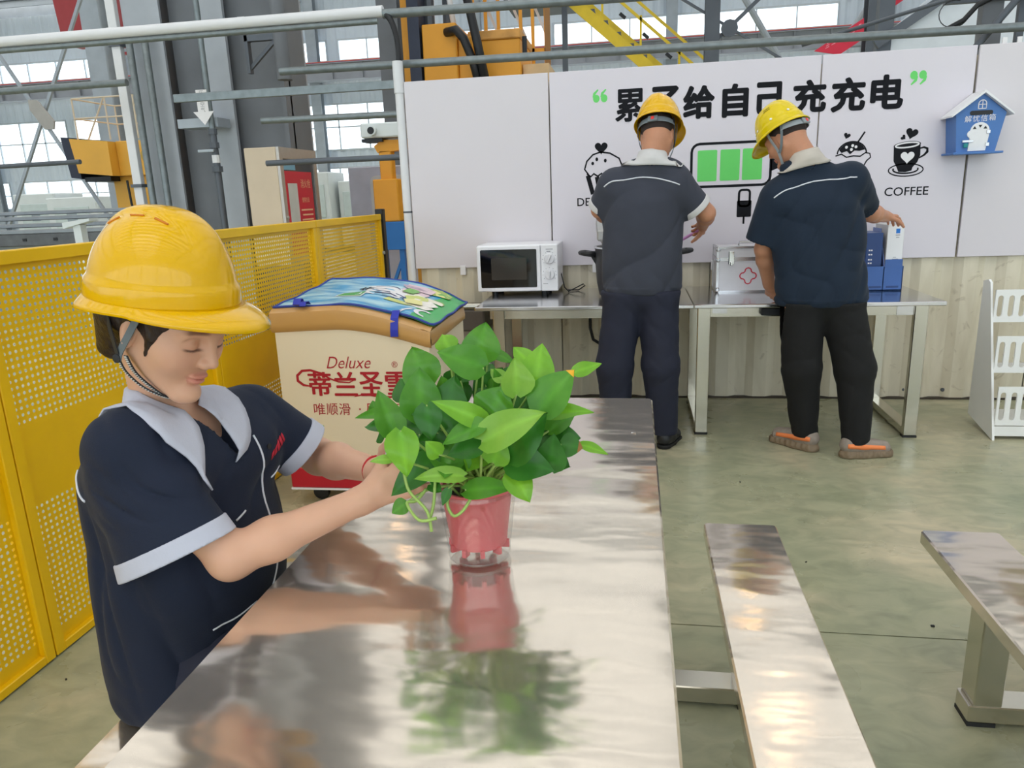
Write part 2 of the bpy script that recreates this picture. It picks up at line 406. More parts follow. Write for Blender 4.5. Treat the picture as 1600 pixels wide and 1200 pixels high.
for i, x in enumerate((-1.2, -.28, .5, 1.45)):
    tag(MB().bx(x, x+.04, 5.075, 5.104, .885, .95, .003).obj('board_clip', M_white), 'small white clip under the boards, ' + ['left of the microwave', 'right of the microwave', 'left of the first aid case', 'behind the box file'][i], 'clip', 'clips under the boards')
PY = BY-.0012
def poly(mb, pts, y=PY): 
    mb.add([(p[0], y, p[1]) for p in pts], [tuple(range(len(pts)))])
def stroke(mb, pts, w, closed=False, y=PY):
    P = [Vector((p[0], p[1])) for p in pts]; n = len(P); A = []; B = []
    for i in range(n):
        a = P[i-1] if (i > 0 or closed) else P[i]; b = P[(i+1) % n] if (i < n-1 or closed) else P[i]
        d = (b-a).normalized(); nn = Vector((-d.y, d.x)); ww = w[i] if hasattr(w, '__len__') else w
        A.append(P[i]+nn*ww/2); B.append(P[i]-nn*ww/2)
    mb.add([(p.x, y, p.y) for p in A+B], [(i, (i+1) % n, n+(i+1) % n, n+i) for i in range(n if closed else n-1)])
def ell(cx, cz, rx, rz, a0=0, a1=2*PI, n=28, tilt=0.0):
    out = []
    full = abs(a1-a0-2*PI) < 1e-6
    for i in range(n if full else n+1):
        t = a0+(a1-a0)*i/n; x, z = rx*math.cos(t), rz*math.sin(t); out.append((cx+x*math.cos(tilt)-z*math.sin(tilt), cz+x*math.sin(tilt)+z*math.cos(tilt)))
    return out
def heart(cx, cz, s, tilt=0.0, n=26):
    out = []
    for i in range(n):
        t = 2*PI*i/n; x = 16*math.sin(t)**3/16; z = (13*math.cos(t)-5*math.cos(2*t)-2*math.cos(3*t)-math.cos(4*t))/16
        out.append((cx+s*(x*math.cos(tilt)-z*math.sin(tilt)), cz+s*(x*math.sin(tilt)+z*math.cos(tilt))))
    return out
def rrect(x0, x1, z0, z1, r, n=4):
    out = []
    for cx, cz, a in ((x1-r, z1-r, 0), (x0+r, z1-r, PI/2), (x0+r, z0+r, PI), (x1-r, z0+r, 1.5*PI)):
        for i in range(n+1): out.append((cx+r*math.cos(a+PI/2*i/n), cz+r*math.sin(a+PI/2*i/n)))
    return out
# slogan characters, each a part of the board it is printed on
for ch, x, z, w, h, bd in (('累', -.033, 1.942, .185, .2, b_main), ('了', .19, 1.945, .165, .2, b_main), ('给', .397, 1.937, .195, .2, b_main), ('自', .619, 1.935, .16, .2, b_main), ('己', .833, 1.936, .175, .195, b_main),
                           ('充', 1.06, 1.934, .2, .195, b_main), ('充', 1.286, 1.932, .2, .2, b_icon), ('电', 1.507, 1.935, .19, .2, b_icon)):
    mb = MB(); rr_ = .0055 if ch == '累' else .0085
    for k in range(10): text_into(mb, ch, (x+rr_*math.cos(k*PI/5), PY-.00012*k, z+rr_*math.sin(k*PI/5)), (1, 0, 0), (0, 0, 1), w-2*rr_, h-2*rr_)
    mb.obj('slogan_character', M_ink, bd, fix=False)
for x, z, s, bd in ((-.245, 2.005, 1, b_main), (-.195, 2.005, 1, b_main), (1.65, 2.01, -1, b_icon), (1.70, 2.01, -1, b_icon)):
    mb = MB(); poly(mb, ell(x, z-.012*s, .021, .024)); stroke(mb, [(x-.014*s, z-.005*s), (x-.012*s, z+.018*s), (x+.012*s, z+.042*s)], [.02, .017, .008], y=PY-.0003)
    mb.obj('quotation_mark', M_green, bd, fix=False)
mb = MB(); stroke(mb, rrect(.36, .85, 1.42, 1.685, .05), .016, True); poly(mb, [(.85, 1.6), (.9, 1.59), (.9, 1.52), (.85, 1.5)]); mb.obj('battery_outline', M_ink, b_main, fix=False)
for x0 in (.398, .539, .676):
    mb = MB(); poly(mb, rrect(x0, x0+.121, 1.453, 1.645, .008)); mb.obj('battery_cell', M_green, b_main, fix=False)
mb = MB(); poly(mb, rrect(.652, .742, 1.222, 1.325, .006)); stroke(mb, rrect(.663, .73, 1.29, 1.392, .02), .014, True); poly(mb, rrect(.691, .703, 1.178, 1.23, .003)); mb.obj('plug_symbol', M_ink, b_main, fix=False)
mb = MB()
stroke(mb, [(-.30, 1.525), (-.325, 1.56), (-.31, 1.61), (-.27, 1.65), (-.22, 1.665), (-.16, 1.655), (-.1, 1.62), (-.08, 1.57), (-.1, 1.53)], .010)
stroke(mb, [(-.31, 1.53), (-.285, 1.512), (-.265, 1.53), (-.24, 1.513), (-.215, 1.53), (-.19, 1.512), (-.16, 1.53), (-.13, 1.513), (-.1, 1.53)], .012)
poly(mb, heart(-.216, 1.692, .042)); poly(mb, ell(-.245, 1.62, .009, .012)); poly(mb, ell(-.272, 1.595, .009, .011)); poly(mb, ell(-.19, 1.61, .009, .012))
for a, b2 in (((-.305, 1.52), (-.272, 1.40)), ((-.245, 1.51), (-.225, 1.39)), ((-.185, 1.51), (-.185, 1.39))): stroke(mb, [a, b2], .028)
mb.obj('cupcake_symbol', M_ink, b_main, fix=False)
mb = MB(); text_into(mb, 'DE', (-.334, PY, 1.352), (1, 0, 0), (0, 0, 1), .085, .052, .008); mb.obj('caption_lettering', M_ink, b_main, fix=False)
# ice cream symbol
mb = MB()
stroke(mb, ell(1.33, 1.585, .085, .072, 0.0, PI, 20), .008); stroke(mb, [(1.36, 1.65), (1.398, 1.712)], .010)
stroke(mb, [(1.235, 1.575), (1.27, 1.585), (1.30, 1.565), (1.34, 1.572), (1.38, 1.568), (1.41, 1.588), (1.435, 1.583), (1.442, 1.56), (1.42, 1.54), (1.405, 1.51)], .008)
poly(mb, heart(1.295, 1.693, .02, -.3))
top = ell(1.33, 1.585, .08, .068, .35, PI-.35, 16); poly(mb, top+[(1.27, 1.592), (1.30, 1.602), (1.32, 1.582), (1.345, 1.603), (1.375, 1.6)])
mb.obj('ice_cream_symbol', M_ink, b_icon, fix=False)
mb = MB()
for x, z in ((1.296, 1.625), (1.332, 1.633), (1.352, 1.625), (1.326, 1.61)): poly(mb, ell(x, z, .0085, .009, n=12), PY-.0006)
mb.obj('sprinkle_dots', M_white, b_icon, fix=False)
# coffee cup symbol
mb = MB()
poly(mb, [(1.572, 1.612), (1.724, 1.628), (1.728, 1.56), (1.715, 1.52), (1.69, 1.49), (1.685, 1.47), (1.65, 1.462), (1.61, 1.465), (1.598, 1.492), (1.577, 1.53)])
poly(mb, ell(1.648, 1.622, .078, .022, tilt=.08), PY-.0004)
stroke(mb, [(1.724, 1.6), (1.745, 1.605), (1.765, 1.597), (1.766, 1.578), (1.75, 1.56), (1.722, 1.543)], [.009, .012, .014, .016, .012, .008])
stroke(mb, ell(1.652, 1.475, .1, .037), .007, True); stroke(mb, ell(1.65, 1.478, .072, .023, PI*.9, PI*2.1, 20), .009)
poly(mb, heart(1.668, 1.69, .036, -.25)); poly(mb, heart(1.622, 1.667, .016, .9))
mb.obj('coffee_cup_symbol', M_ink, b_icon, fix=False)
mb = MB(); poly(mb, heart(1.655, 1.552, .04), PY-.0006); stroke(mb, ell(1.648, 1.622, .067, .014, n=24, tilt=.08), .009, True, PY-.0008)
mb.obj('cup_highlight', M_white, b_icon, fix=False)
mb = MB(); text_into(mb, 'COFFEE', (1.667, PY, 1.347), (1, 0, 0), (0, 0, 1), .255, .052, .008); mb.obj('caption_lettering', M_ink, b_icon, fix=False)
# ------------------------------------------------------------------ yellow perforated guard fence
M_yel = mat('yellow_powder_coat', (240, 190, 4), .38, 0, .05, 4.0, spec=.5)
M_blk = mat('black_plastic', (28, 29, 32), .45, 0, .1, 10)
FX = -1.885
def perforated(y0, y1, zones, z0, z1, pitch=.022, r=.0056):
    V = []; Fc = []
    def rect(a, b, c, d):
        o = len(V); V.extend([(0, a, c), (0, b, c), (0, b, d), (0, a, d)]); Fc.append((o, o+1, o+2, o+3))
    nc = int((y1-y0-.05)/pitch); m = ((y1-y0)-nc*pitch)/2; ya, yb = y0+m, y1-m
    rect(y0, ya, z0, z1); rect(yb, y1, z0, z1)
    zz = z0
    ring = [(r*math.cos(PI/4*k), r*math.sin(PI/4*k)) for k in range(8)]; h = pitch/2
    outr = [(h, 0), (h, h), (0, h), (-h, h), (-h, 0), (-h, -h), (0, -h), (h, -h)]
    for (a, b) in zones:
        rect(ya, yb, zz, a); nr = round((b-a)/pitch); b2 = a+nr*pitch
        for j in range(nr):
            for i in range(nc):
                cy, cz = ya+(i+.5)*pitch, a+(j+.5)*pitch; o = len(V)
                V.extend([(0, cy+p, cz+q) for p, q in ring]); V.extend([(0, cy+p, cz+q) for p, q in outr])
                Fc.extend([(o+k, o+8+k, o+8+(k+1) % 8, o+(k+1) % 8) for k in range(8)])
        zz = b2
    rect(ya, yb, zz, z1)
    mb = MB(); mb.v = V; mb.f = Fc
    return mb.mesh('perforated_sheet', fix=False)
post_y = [-.48, .69, 1.865, 3.05, 4.25, 5.43]
sheet_me = perforated(.02, 1.15, [(.075, .515), (.775, 1.265)], .03, 1.27); sheet_me.materials.append(M_yel)
for i in range(5):
    y0, y1 = post_y[i], post_y[i+1]; L = y1-y0
    lab = ['yellow perforated guard panel nearest the camera, left of frame', 'yellow perforated guard panel left of the post by the seated woman',
           'yellow perforated guard panel behind the seated woman', 'yellow perforated guard panel behind the cream freezer', 'yellow perforated guard panel farthest back, ending at the black post'][i]
    t = thing('fence_panel', lab, 'fence', (FX, y0, 0), 0, 'yellow perforated guard panels')
    o = bpy.data.objects.new('perforated_sheet', sheet_me); COL.objects.link(o); o.parent = t; o.scale = (1, L/1.17, 1); o.location = (0, 0, 0)
    for a in (0, L-.045): MB().bx(-.02, .02, a, a+.04, 0.005, 1.27, .003).obj('upright', M_yel, t)
    MB().bx(-.022, .022, 0, L-.005, 1.27, 1.312, .003).obj('top_rail', M_yel, t)
    MB().bx(-.02, .02, .04, L-.045, 0.005, .035, .003).obj('bottom_rail', M_yel, t)
    if i == 4: MB().tube([(.02, L-.02, 1.03), (.035, L-.02, 1.03)], .012, 8).obj('bolt', M_steel, t)
tag(MB().bx(FX-.03, FX+.03, 5.44, 5.5, 0, 1.35, .004).obj('gate_post', M_blk), 'black square post at the far end of the yellow fence', 'post')

# ------------------------------------------------------------------ pipe railing in line with the boards
M_galv = mat('galvanised_pipe', (128, 136, 138), .45, .6, .12, 20, stretch=(1, 1, 1))
M_wpipe = mat('white_pvc_pipe', (226, 226, 228), .35, 0, .02)
def pipe(name, a, b, r, m, label, cat='pipe', n=12):
    return tag(MB().tube([a, b], r, n).obj(name, m, smooth=False, ang=40), label, cat)
t = thing('water_pipe', 'white pipe with grey lower run high across the upper left of the hall', 'pipe', (-5.6, 5.2, 2.62))
MB().tube([(-8, 0, .012), (3.94, 0, .012)], .036, 14).obj('white_sleeve', M_wpipe, t, ang=40)
MB().tube([(-8, 0, -.045), (3.9, 0, -.045)], .02, 10).obj('lower_pipe', M_galv, t, ang=40)
for x in (1.9, 2.9): MB().tube([(x, 0, .012), (x+.05, 0, .012)], .0375, 14).obj('coupling', M_wpipe, t, ang=40)
pipe('rail_pipe', (-1.66, 5.2, 2.615), (4, 5.2, 2.56), .03, M_galv, 'grey top rail pipe running right above the boards from the white pipe')
pipe('rail_pipe', (-2.45, 5.24, 2.31), (4, 5.24, 2.262), .026, M_galv, 'grey rail pipe just above the upper edge of the white boards')
tag(MB().bx(-3.2, -1.58, 5.09, 5.12, 2.13, 2.185, .003).obj('flat_rail', M_galv), 'flat galvanised rail crossing in front of the steel column', 'rail')
pipe('rail_pipe', (-2.57, 5.12, 1.98), (-1.575, 5.12, 1.972), .022, M_galv, 'short grey pipe rail below the flat galvanised rail')
pipe('rail_pipe', (-2.57, 5.12, 1.695), (-1.575, 5.12, 1.695), .02, M_dsteel, 'dark pipe rail behind the white camera head')
pipe('rail_pipe', (-13, 5.9, 2.40), (-4.1, 5.9, 2.42), .028, M_galv, 'grey pipe rail at far left under the white pipe')
pipe('rail_pipe', (-13, 6.6, 1.80), (-5.2, 6.6, 1.87), .022, M_dsteel, 'thin dark pipe rail at far left above the machine bed')
t = thing('board_post', 'white vertical pipe along the left edge of the boards', 'pipe', (-1.555, 5.1, 0))
MB().tube([(0, 0, 0), (0, 0, 2.28)], .03, 14).obj('tube', M_wpipe, t, ang=40)
for z in (1.32, 2.1): MB().tube([(0, 0, z), (0, 0, z+.012)], .032, 14).obj('band', M_dsteel, t)
MB().tube([(0, 0, 2.1), (0, 0, 2.3)], .035, 14).obj('sleeve', M_wpipe, t, ang=40)
pts = []
for i in range(13):
    u = i/12; pts.append((-1.66+.11*math.sin(u*PI*.55), 5.2-.08*u, 2.62-.34*u**1.6))
tag(MB().tube(pts, .02, 10).obj('cable', M_blk, smooth=True), 'black cable bending down from the white pipe into the board post', 'cable')

# ------------------------------------------------------------------ built-up steel column with its pipes, air line and hydrant cabinet
col = thing('steel_column', 'massive grey built-up steel column behind the yellow fence', 'column', (0, 0, 0))
M_cl = mat('column_light', (170, 175, 182), .55, .1, .10, 2.5); M_cd = mat('column_dark', (112, 115, 120), .6, .1, .12, 2.0)
MB().bx(-4.74, -4.36, 6.9, 6.93, 0, 9.4).obj('flange', M_cl, col)
MB().bx(-4.57, -4.54, 6.93, 7.4, 0, 9.4).obj('web', M_cd, col)
MB().bx(-4.74, -4.36, 7.4, 7.43, 0, 9.4).obj('flange', M_cl, col)
MB().bx(-4.36, -3.9, 7.05, 7.07, 0, 9.4).obj('tie_plate', M_cd, col)
MB().bx(-3.97, -3.72, 6.88, 6.92, 0, 9.4).obj('flange', M_cl, col)
MB().bx(-4.0, -3.2, 7.0, 7.03, 0, 9.4).obj('tie_plate', M_cd, col)
MB().bx(-3.24, -3.2, 6.9, 7.4, 0, 9.4).obj('web', M_cd, col)
MB().bx(-3.72, -3.2, 7.4, 7.43, 0, 9.4).obj('flange', M_cl, col)
for x in (-4.64, -4.48): 
    tag(MB().tube([(x, 6.8, 0), (x, 6.8, 2.93), (x, 6.83, 2.97), (x, 6.9, 2.98)], .033, 10).obj('conduit', M_galv, ang=40), 'grey vertical conduit on the left flange of the steel column, ' + ('outer one' if x < -4.5 else 'inner one'), 'conduit', 'conduits on the steel column')
t = thing('cable_duct', 'narrow white vertical duct at the left edge of the steel column', 'duct', (-4.82, 6.88, 0))
MB().bx(-.045, .045, -.03, .03, 0, 9.4, .004).obj('duct_body', M_wpipe, t)
for z in (1.62, 2.9): MB().bx(-.06, .06, -.05, .04, z, z+.03).obj('clamp', M_dsteel, t)
air = thing('air_line', 'grey compressed air pipe with valve hanging down the steel column', 'pipe', (-3.815, 6.62, 0))
MB().tube([(0, 0, 2.1), (0, 0, 9.3)], .026, 10).obj('riser', M_galv, air, ang=40)
MB().tube([(0, 0, .6), (0, 0, 2.1)], .032, 10).obj('drop_pipe', M_dsteel, air, ang=40)
for z, r in ((1.72, .05), (1.93, .045), (2.05, .04)): MB().tube([(0, 0, z), (0, 0, z+.05)], r, 8).obj('union', M_dsteel, air)
MB().tube([(0, 0, 1.8), (0, 0, 1.87)], .036, 10).obj('white_band', M_wpipe, air)
MB().bx(-.14, .02, -.06, -.04, 1.895, 1.92, .004).obj('valve_lever', M_steel, air)
MB().bx(-.35, .05, .02, .24, 2.12, 2.2).obj('support_bracket', M_steel, air)
tag_ = thing('arrow_sign', 'white downward arrow sign with small grey writing on the air pipe', 'sign', (-3.845, 6.56, 2.13))
poly_ = [(-.052, .30), (.052, .30), (.052, .115), (.1, .115), (0, 0), (-.1, .115), (-.052, .115)]
MB().prism(poly_, 0, .006).obj('plate', M_white, tag_)
mb = MB()
for k, ch in enumerate('压缩空气'): text_into(mb, ch, (0, -.001, .272-k*.047), (1, 0, 0), (0, 0, 1), .04, .04)
mb.obj('lettering', mat('grey_print', (150, 152, 155), .5), tag_, fix=False)
br = thing('wall_bracket', 'small triangular steel bracket on the right side of the column', 'bracket', (-3.2, 6.6, 2.6))
MB().bx(-.18, .18, -.03, .03, .2, .25).obj('shelf_bar', M_dsteel, br); MB().beam((.1, 0, .2), (-.16, 0, -.02), .03, .03).obj('strut', M_dsteel, br); MB().bx(-.18, -.15, -.03, .03, -.06, .25).obj('back_plate', M_dsteel, br)
tag(MB().tube([(-3.05, 6.6, 2.47), (-3.05, 6.6, 9.3)], .065, 14).obj('down_pipe', M_cd, ang=40), 'thick dark grey down pipe ending on the right side of the column', 'pipe')
# hydrant cabinet
M_beige = mat('beige_cabinet', (206, 188, 164), .45, .1, .03); M_sst = mat('brushed_frame', (184, 178, 172), .4, .5, .04, 30)
hy = thing('hydrant_cabinet', 'beige fire hydrant cabinet with a red notice on its glazed door', 'cabinet', (-3.17, 6.0, .9))
MB().bx(-.035, .25, 0, .74, 0, .97, .006).obj('body', M_beige, hy)
MB().bx(-.06, 0.0, .55, .93, .4, .46).obj('mount_arm', M_dsteel, hy)
dr = MB().bx(.25, .275, .0, .06, 0, .97).bx(.25, .275, .68, .74, 0, .97).bx(.25, .275, .06, .68, .88, .97).bx(.25, .275, .06, .68, 0, .07).obj('door_frame', M_sst, hy)
MB().bx(.255, .262, .06, .68, .07, .88).obj('door_glass', mat('dark_glass', (90, 92, 96), .1), hy)
nt_ = MB().bx(.263, .266, .06, .62, .0, .78).obj('notice', mat('red_notice', (206, 44, 66), .4, 0, .03), hy)
MB().bx(.2665, .268, .12, .30, .3, .68).obj('paper_slip', mat('pale_paper', (205, 205, 200), .6), hy)
MB().bx(.263, .266, .06, .30, .79, .86).obj('sticker', mat('blue_sticker', (120, 170, 196), .4), hy)
mb = MB(); my = mat('cream_print', (240, 190, 150), .5)
text_into(mb, '消火栓', (.2672, .475, .68), (0, 1, 0), (0, 0, 1), .2, .075)
text_into(mb, '使用方法', (.2672, .45, .54), (0, 1, 0), (0, 0, 1), .15, .045)
for k in range(7): mb.add([(.2672, .34+.02*(k % 2), .46-k*.042), (.2672, .58, .46-k*.042), (.2672, .58, .446-k*.042), (.2672, .34+.02*(k % 2), .446-k*.042)], [(0, 1, 2, 3)])
mb.obj('notice_lettering', my, nt_, fix=False)
MB().tube([(.275, .03, .4), (.29, .03, .4)], .012, 8).obj('lock', M_sst, hy)

# ------------------------------------------------------------------ machinery behind the fence
M_mach = mat('machine_yellow', (238, 178, 66), .45, 0, .05, 2.0); M_ora = mat('machine_orange', (226, 156, 44), .5, 0, .08, 2.0)
M_navy = mat('machine_navy', (44, 50, 68), .5, 0, .08); M_mwhite = mat('machine_white', (222, 228, 228), .4, 0, .04, 2); M_blue = mat('machine_blue', (28, 106, 178), .45, 0, .05)
ym = thing('milling_head', 'yellow machine head with guard rails on top, left of the column', 'machine', (-9.5, 12, 0))
mb = MB().prism([(-.02, 2.05), (.62, 1.98), (.62, 2.55), (-.1, 2.62)], 0, 1.3, axis=1); mb.obj('head', M_mach, ym)
MB().bx(.62, 1.7, .2, 1.3, 1.98, 2.56, .01).obj('cross_slide', M_mach, ym)
MB().bx(.36, 1.5, .35, 1.3, 0, 1.98, .01).obj('upright', M_mach, ym)
MB().prism([(-.22, 1.98), (-.02, 1.95), (-.08, 2.64), (-.3, 2.66)], .05, 1.3, axis=1).obj('side_cover', M_navy, ym)
MB().bx(.0, .5, .1, 1.2, 1.9, 1.98).obj('bellows', M_blk, ym)
MB().tube([(.75, .18, 1.9), (.78, .16, 1.5), (.85, .16, 1.2)], .02, 8).obj('hose', M_blk, ym)
M_rail = mat('handrail_cream', (222, 205, 180), .5)
mb = MB()
for x in (.0, .62, 1.15):
    for y in (.1, 1.2): mb.tube([(x, y, 2.58), (x, y, 3.27)], .014, 6)
for z in (2.95, 3.27):
    for y in (.1, 1.2): mb.tube([(0, y, z), (1.15, y, z)], .014, 6)
    for x in (0, 1.15): mb.tube([(x, .1, z), (x, 1.2, z)], .014, 6)
mb.tube([(.2, .1, 2.6), (.6, .1, 3.25)], .014, 6)
mb.obj('guard_rail', M_rail, ym)
MB().lathe([(.12, 0), (.12, .01)], (1.2, .19, 2.3), 14, (0, -1, 0)).obj('emblem_plate', mat('emblem_olive', (196, 160, 70), .5), ym)
bed = thing('machine_bed', 'long grey machine tool bed with slotted rails at far left', 'machine', (-13, 9.6, 0))
M_bed = mat('bed_steel', (104, 106, 108), .5, .4, .2, 6)
MB().bx(0, 6.5, 0, 1.6, .95, 1.12, .01).obj('table', M_bed, bed)
for k, (y, z) in enumerate(((.0, 1.12), (.35, 1.2), (.7, 1.3), (1.1, 1.38))): MB().bx(0, 6.5, y, y+.16, z, z+.06, .01).obj('rail', mat('rail_bright', (138, 142, 145), .35, .6, .1), bed)
for k in range(12): MB().bx(.3+k*.5, .36+k*.5, -.01, .02, 1.02, 1.06).obj('bolt_slot', M_blk, bed)
MB().bx(0, 6.5, .1, 1.5, 0, .95).obj('base', mat('bed_base', (150, 156, 156), .6), bed)
t = thing('white_stand', 'small white bracket stand just behind the yellow fence at far left', 'stand', (-6.46, 8, 0))
MB().bx(-.05, .05, -.05, .05, 0, 1.26).obj('stem', M_mwhite, t); MB().prism([(-.16, 1.22), (.2, 1.3), (.2, 1.33), (-.16, 1.29)], -.08, .08).obj('head_plate', M_mwhite, t)
for i, (x0, x1, y, h, lb) in enumerate(((-18.2, -16.8, 20, 1.95, 'white machine enclosure far back at the left, lowest of three'), (-16.7, -15.1, 19.5, 1.8, 'white louvred machine enclosure far back left of the yellow machine'), (-9.2, -8.3, 20, 2.2, 'white machine cabinet seen just right of the hydrant cabinet'), (-8.2, -7.3, 20.4, 1.95, 'white machine cabinet left of the lilac panel'))):
    t = thing('machine_tool', lb, 'machine', (x0, y, 0), 0, 'white machine tools far back')
    w = x1-x0
    MB().bx(0, w, 0, 1.2, .15, h, .03).obj('housing', M_mwhite, t); MB().bx(.05, w-.05, .05, 1.1, 0, .15).obj('plinth', M_dsteel, t)
    MB().bx(w*.15, w*.85, -.03, 0, h*.45, h*.85, .01).obj('door', mat('pale_door', (202, 214, 212), .3), t)
    MB().bx(w*.4, w*.6, -.04, -.03, h*.6, h*.75).obj('door_window', mat('door_glass', (150, 162, 168), .15), t)
t = thing('steel_handrail', 'low steel handrail in front of the white machines right of the hydrant cabinet', 'handrail', (-8.3, 15, 0))
MB().tube([(0, 0, 1.25), (1.2, 0, 1.25), (1.5, 0, 1.7), (1.55, 0, 1.25)], .025, 8).obj('rail_tube', M_steel, t)
for x in (0, .6, 1.2): MB().tube([(x, 0, 0), (x, 0, 1.25)], .025, 8).obj('baluster', M_steel, t)
t = thing('lilac_panel', 'pale lilac machine panel with a rounded white hatch, behind the yellow arm', 'panel', (-3.47, 9, 0))
MB().bx(0, .95, 0, .05, 0, 1.81, .01).obj('sheet', mat('lilac', (196, 196, 212), .4), t)
mb = MB(); mb.prism(rrect(.28, .8, 1.05, 1.7, .08), -.02, 0); mb.obj('hatch', mat('hatch_white', (216, 214, 216), .4), t)
rb = thing('sensor_arm', 'yellow arm on a blue stand carrying a white camera head, left of the boards', 'machine', (-2.3, 7, 0))
mb = MB().prism([(-.16, .2), (.16, .2), (.16, 1.21), (-.16, 1.21)], -.12, .12); 
for x in (-.12, .12):
    for y in (-.1, .1): MB().bx(x-.025, x+.025, y-.025, y+.025, 0, 1.0).obj('leg', M_blue, rb)
MB().bx(-.17, .17, -.16, .16, .95, 1.21, .005).obj('blue_cap', M_blue, rb)
MB().beam((-.13, -.1, .3), (.13, -.1, .9), .03, .03).obj('brace', M_blue, rb)
MB().bx(-.12, .12, -.12, .12, 1.21, 1.6, .01).obj('arm_base', M_ora, rb)
MB().bx(-.06, .06, -.06, .06, 1.58, 1.86, .01).obj('arm_post', M_ora, rb)
MB().prism([(-.07, 1.84), (.22, 1.86), (.22, 1.95), (-.02, 1.95), (-.1, 1.9)], -.06, .06).obj('arm_elbow', M_ora, rb)
MB().bx(-.2, .2, -.12, .12, 1.97, 2.1, .012).obj('camera_head', M_mwhite, rb)
MB().tube([(-.08, -.12, 2.03), (-.08, -.17, 2.03)], .045, 14).obj('lens_barrel', M_mwhite, rb, ang=40)
MB().tube([(-.08, -.165, 2.03), (-.08, -.175, 2.03)], .032, 14).obj('lens', M_blk, rb)
MB().bx(-.2, .0, -.1, .1, 1.935, 1.965).obj('head_plate', M_blk, rb)
om = thing('orange_press', 'orange machine body rising behind the left white board', 'machine', (-2.4, 8, 0))
MB().bx(.0, .16, .1, .9, 0, 3.6).obj('side_cover', M_ora, om); MB().bx(.1, .22, -.02, .6, 0, 4).obj('navy_post', M_navy, om)
MB().bx(.24, .6, .0, .9, 0, 3.13, .01).obj('column_box', M_ora, om); MB().bx(.6, .76, .05, .9, 0, 3.0, .01).obj('step_box', M_ora, om)
MB().bx(.76, 1.24, .1, 1.0, 0, 2.96, .01).obj('main_box', M_ora, om); MB().bx(.7, 1.25, .08, 1.0, 2.96, 3.05, .01).obj('top_edge', mat('worn_orange', (206, 150, 78), .6, 0, .2, 8), om)
MB().bx(1.25, 1.52, .2, .9, 0, 2.72).obj('tan_box', mat('tan_panel', (214, 180, 136), .6, 0, .1), om)
MB().tube([(.5, 0, 3.04), (.62, -.08, 3.04), (.7, -.1, 2.95), (.78, -.1, 2.75), (.86, -.08, 2.4)], .045, 10).obj('hose', M_blk, om, smooth=True)
MB().tube([(.7, -.12, 3.6), (.78, -.12, 3.2), (.84, -.12, 2.9), (.93, -.1, 2.4)], .045, 10).obj('hose', M_blk, om, smooth=True)
MB().tube([(.25, .3, 3.13), (.25, .3, 3.9)], .06, 8).obj('tower', M_dsteel, om); MB().tube([(.45, .3, 3.13), (.45, .3, 3.9)], .05, 8).obj('tower', M_dsteel, om)
MB().tube([(.55, .2, 3.05), (.5, .2, 3.4), (.62, .2, 3.8)], .03, 8).obj('pale_cable', M_wpipe, om, smooth=True)
MB().tube([(1.3, .0, 2.75), (1.3, .0, 2.95)], .025, 8).obj('spray_head', M_blk, om)
lc = thing('access_ladder', 'orange guard-railed access ladder above the orange machine', 'ladder', (-1.87, 9.25, 0))
for x in (0, .15, .3, .56, .7, .85): MB().bx(x-.018, x+.018, -.02, .02, 2.7, 4.2).obj('rail_bar', M_ora, lc)
for z in (3.52, 3.0): MB().bx(0, .87, -.02, .02, z, z+.05).obj('cross_bar', M_ora, lc)
MB().bx(.84, .9, -.03, .03, 0, 4.2).obj('post', mat('brown_post', (150, 110, 66), .6), lc)
for x in (.2, .5, .75): MB().beam((x-.2, .1, 3.9), (x+.1, .1, 3.2), .02, .03).obj('stay', M_wpipe, lc)
st = thing('crane_stair', 'yellow steel stair with striped handrails beyond the boards', 'stair', (0, 15, 0))
M_sy = mat('stair_yellow', (232, 200, 50), .5, 0, .05)
MB().beam((-1.3, 0, 4.95), (1.6, 0, 2.42), .05, .2).obj('stringer', M_sy, st); MB().beam((-1.0, .8, 4.95), (1.9, .8, 2.42), .05, .2).obj('stringer', M_sy, st)
MB().beam((-.95, 0, 5.35), (2.0, 0, 2.78), .04, .05).obj('handrail', M_sy, st); MB().beam((-.45, .8, 5.35), (2.5, .8, 2.78), .04, .05).obj('handrail', M_sy, st)
for i in range(4): x = -.6+i*.7; MB().bx(x-.02, x+.02, -.02, .02, 4.4-i*.6, 5.1-i*.6).obj('baluster', M_sy, st)
for i in range(12): x = -1.2+i*.24; MB().bx(x, x+.22, 0, .8, 4.85-i*.21, 4.88-i*.21).obj('tread', M_dsteel, st)
for i in range(7): x = -.7+i*.42; MB().beam((x, -.03, 5.135-(x+.95)*.871-.0), (x+.1, -.03, 5.135-(x+1.05)*.871), .045, .056).obj('stripe', M_blk, st)
MB().bx(-2.4, -1.1, -.2, 1.1, 4.85, 5.0).obj('landing', M_dsteel, st); MB().bx(-1.35, -1.25, .0, .1, 0, 4.9).obj('support', M_dsteel, st)
t = thing('frame_column', 'dark steel column with diagonal braces behind the slogan board', 'column', (1.28, 14, 0))
MB().bx(-.12, .12, -.1, -.08, 0, 9).bx(-.12, .12, .08, .1, 0, 9).bx(-.01, .01, -.08, .08, 0, 9).obj('post', M_dsteel, t)
MB().beam((0, 0, 3.75), (2.1, 0, 5.6), .06, .06).obj('brace', M_dsteel, t); MB().beam((-1.3, 0, 5.0), (1.4, 0, 3.3), .04, .04).obj('brace', M_dsteel, t)
MB().lathe([(.14, 0), (.14, .03)], (.28, -.05, 3.98), 12, (0, -1, 0)).obj('gusset', M_dsteel, t)
t = thing('diagonal_brace', 'pale diagonal steel tube rising left of the red banner', 'brace', (3.0, 16, 0))
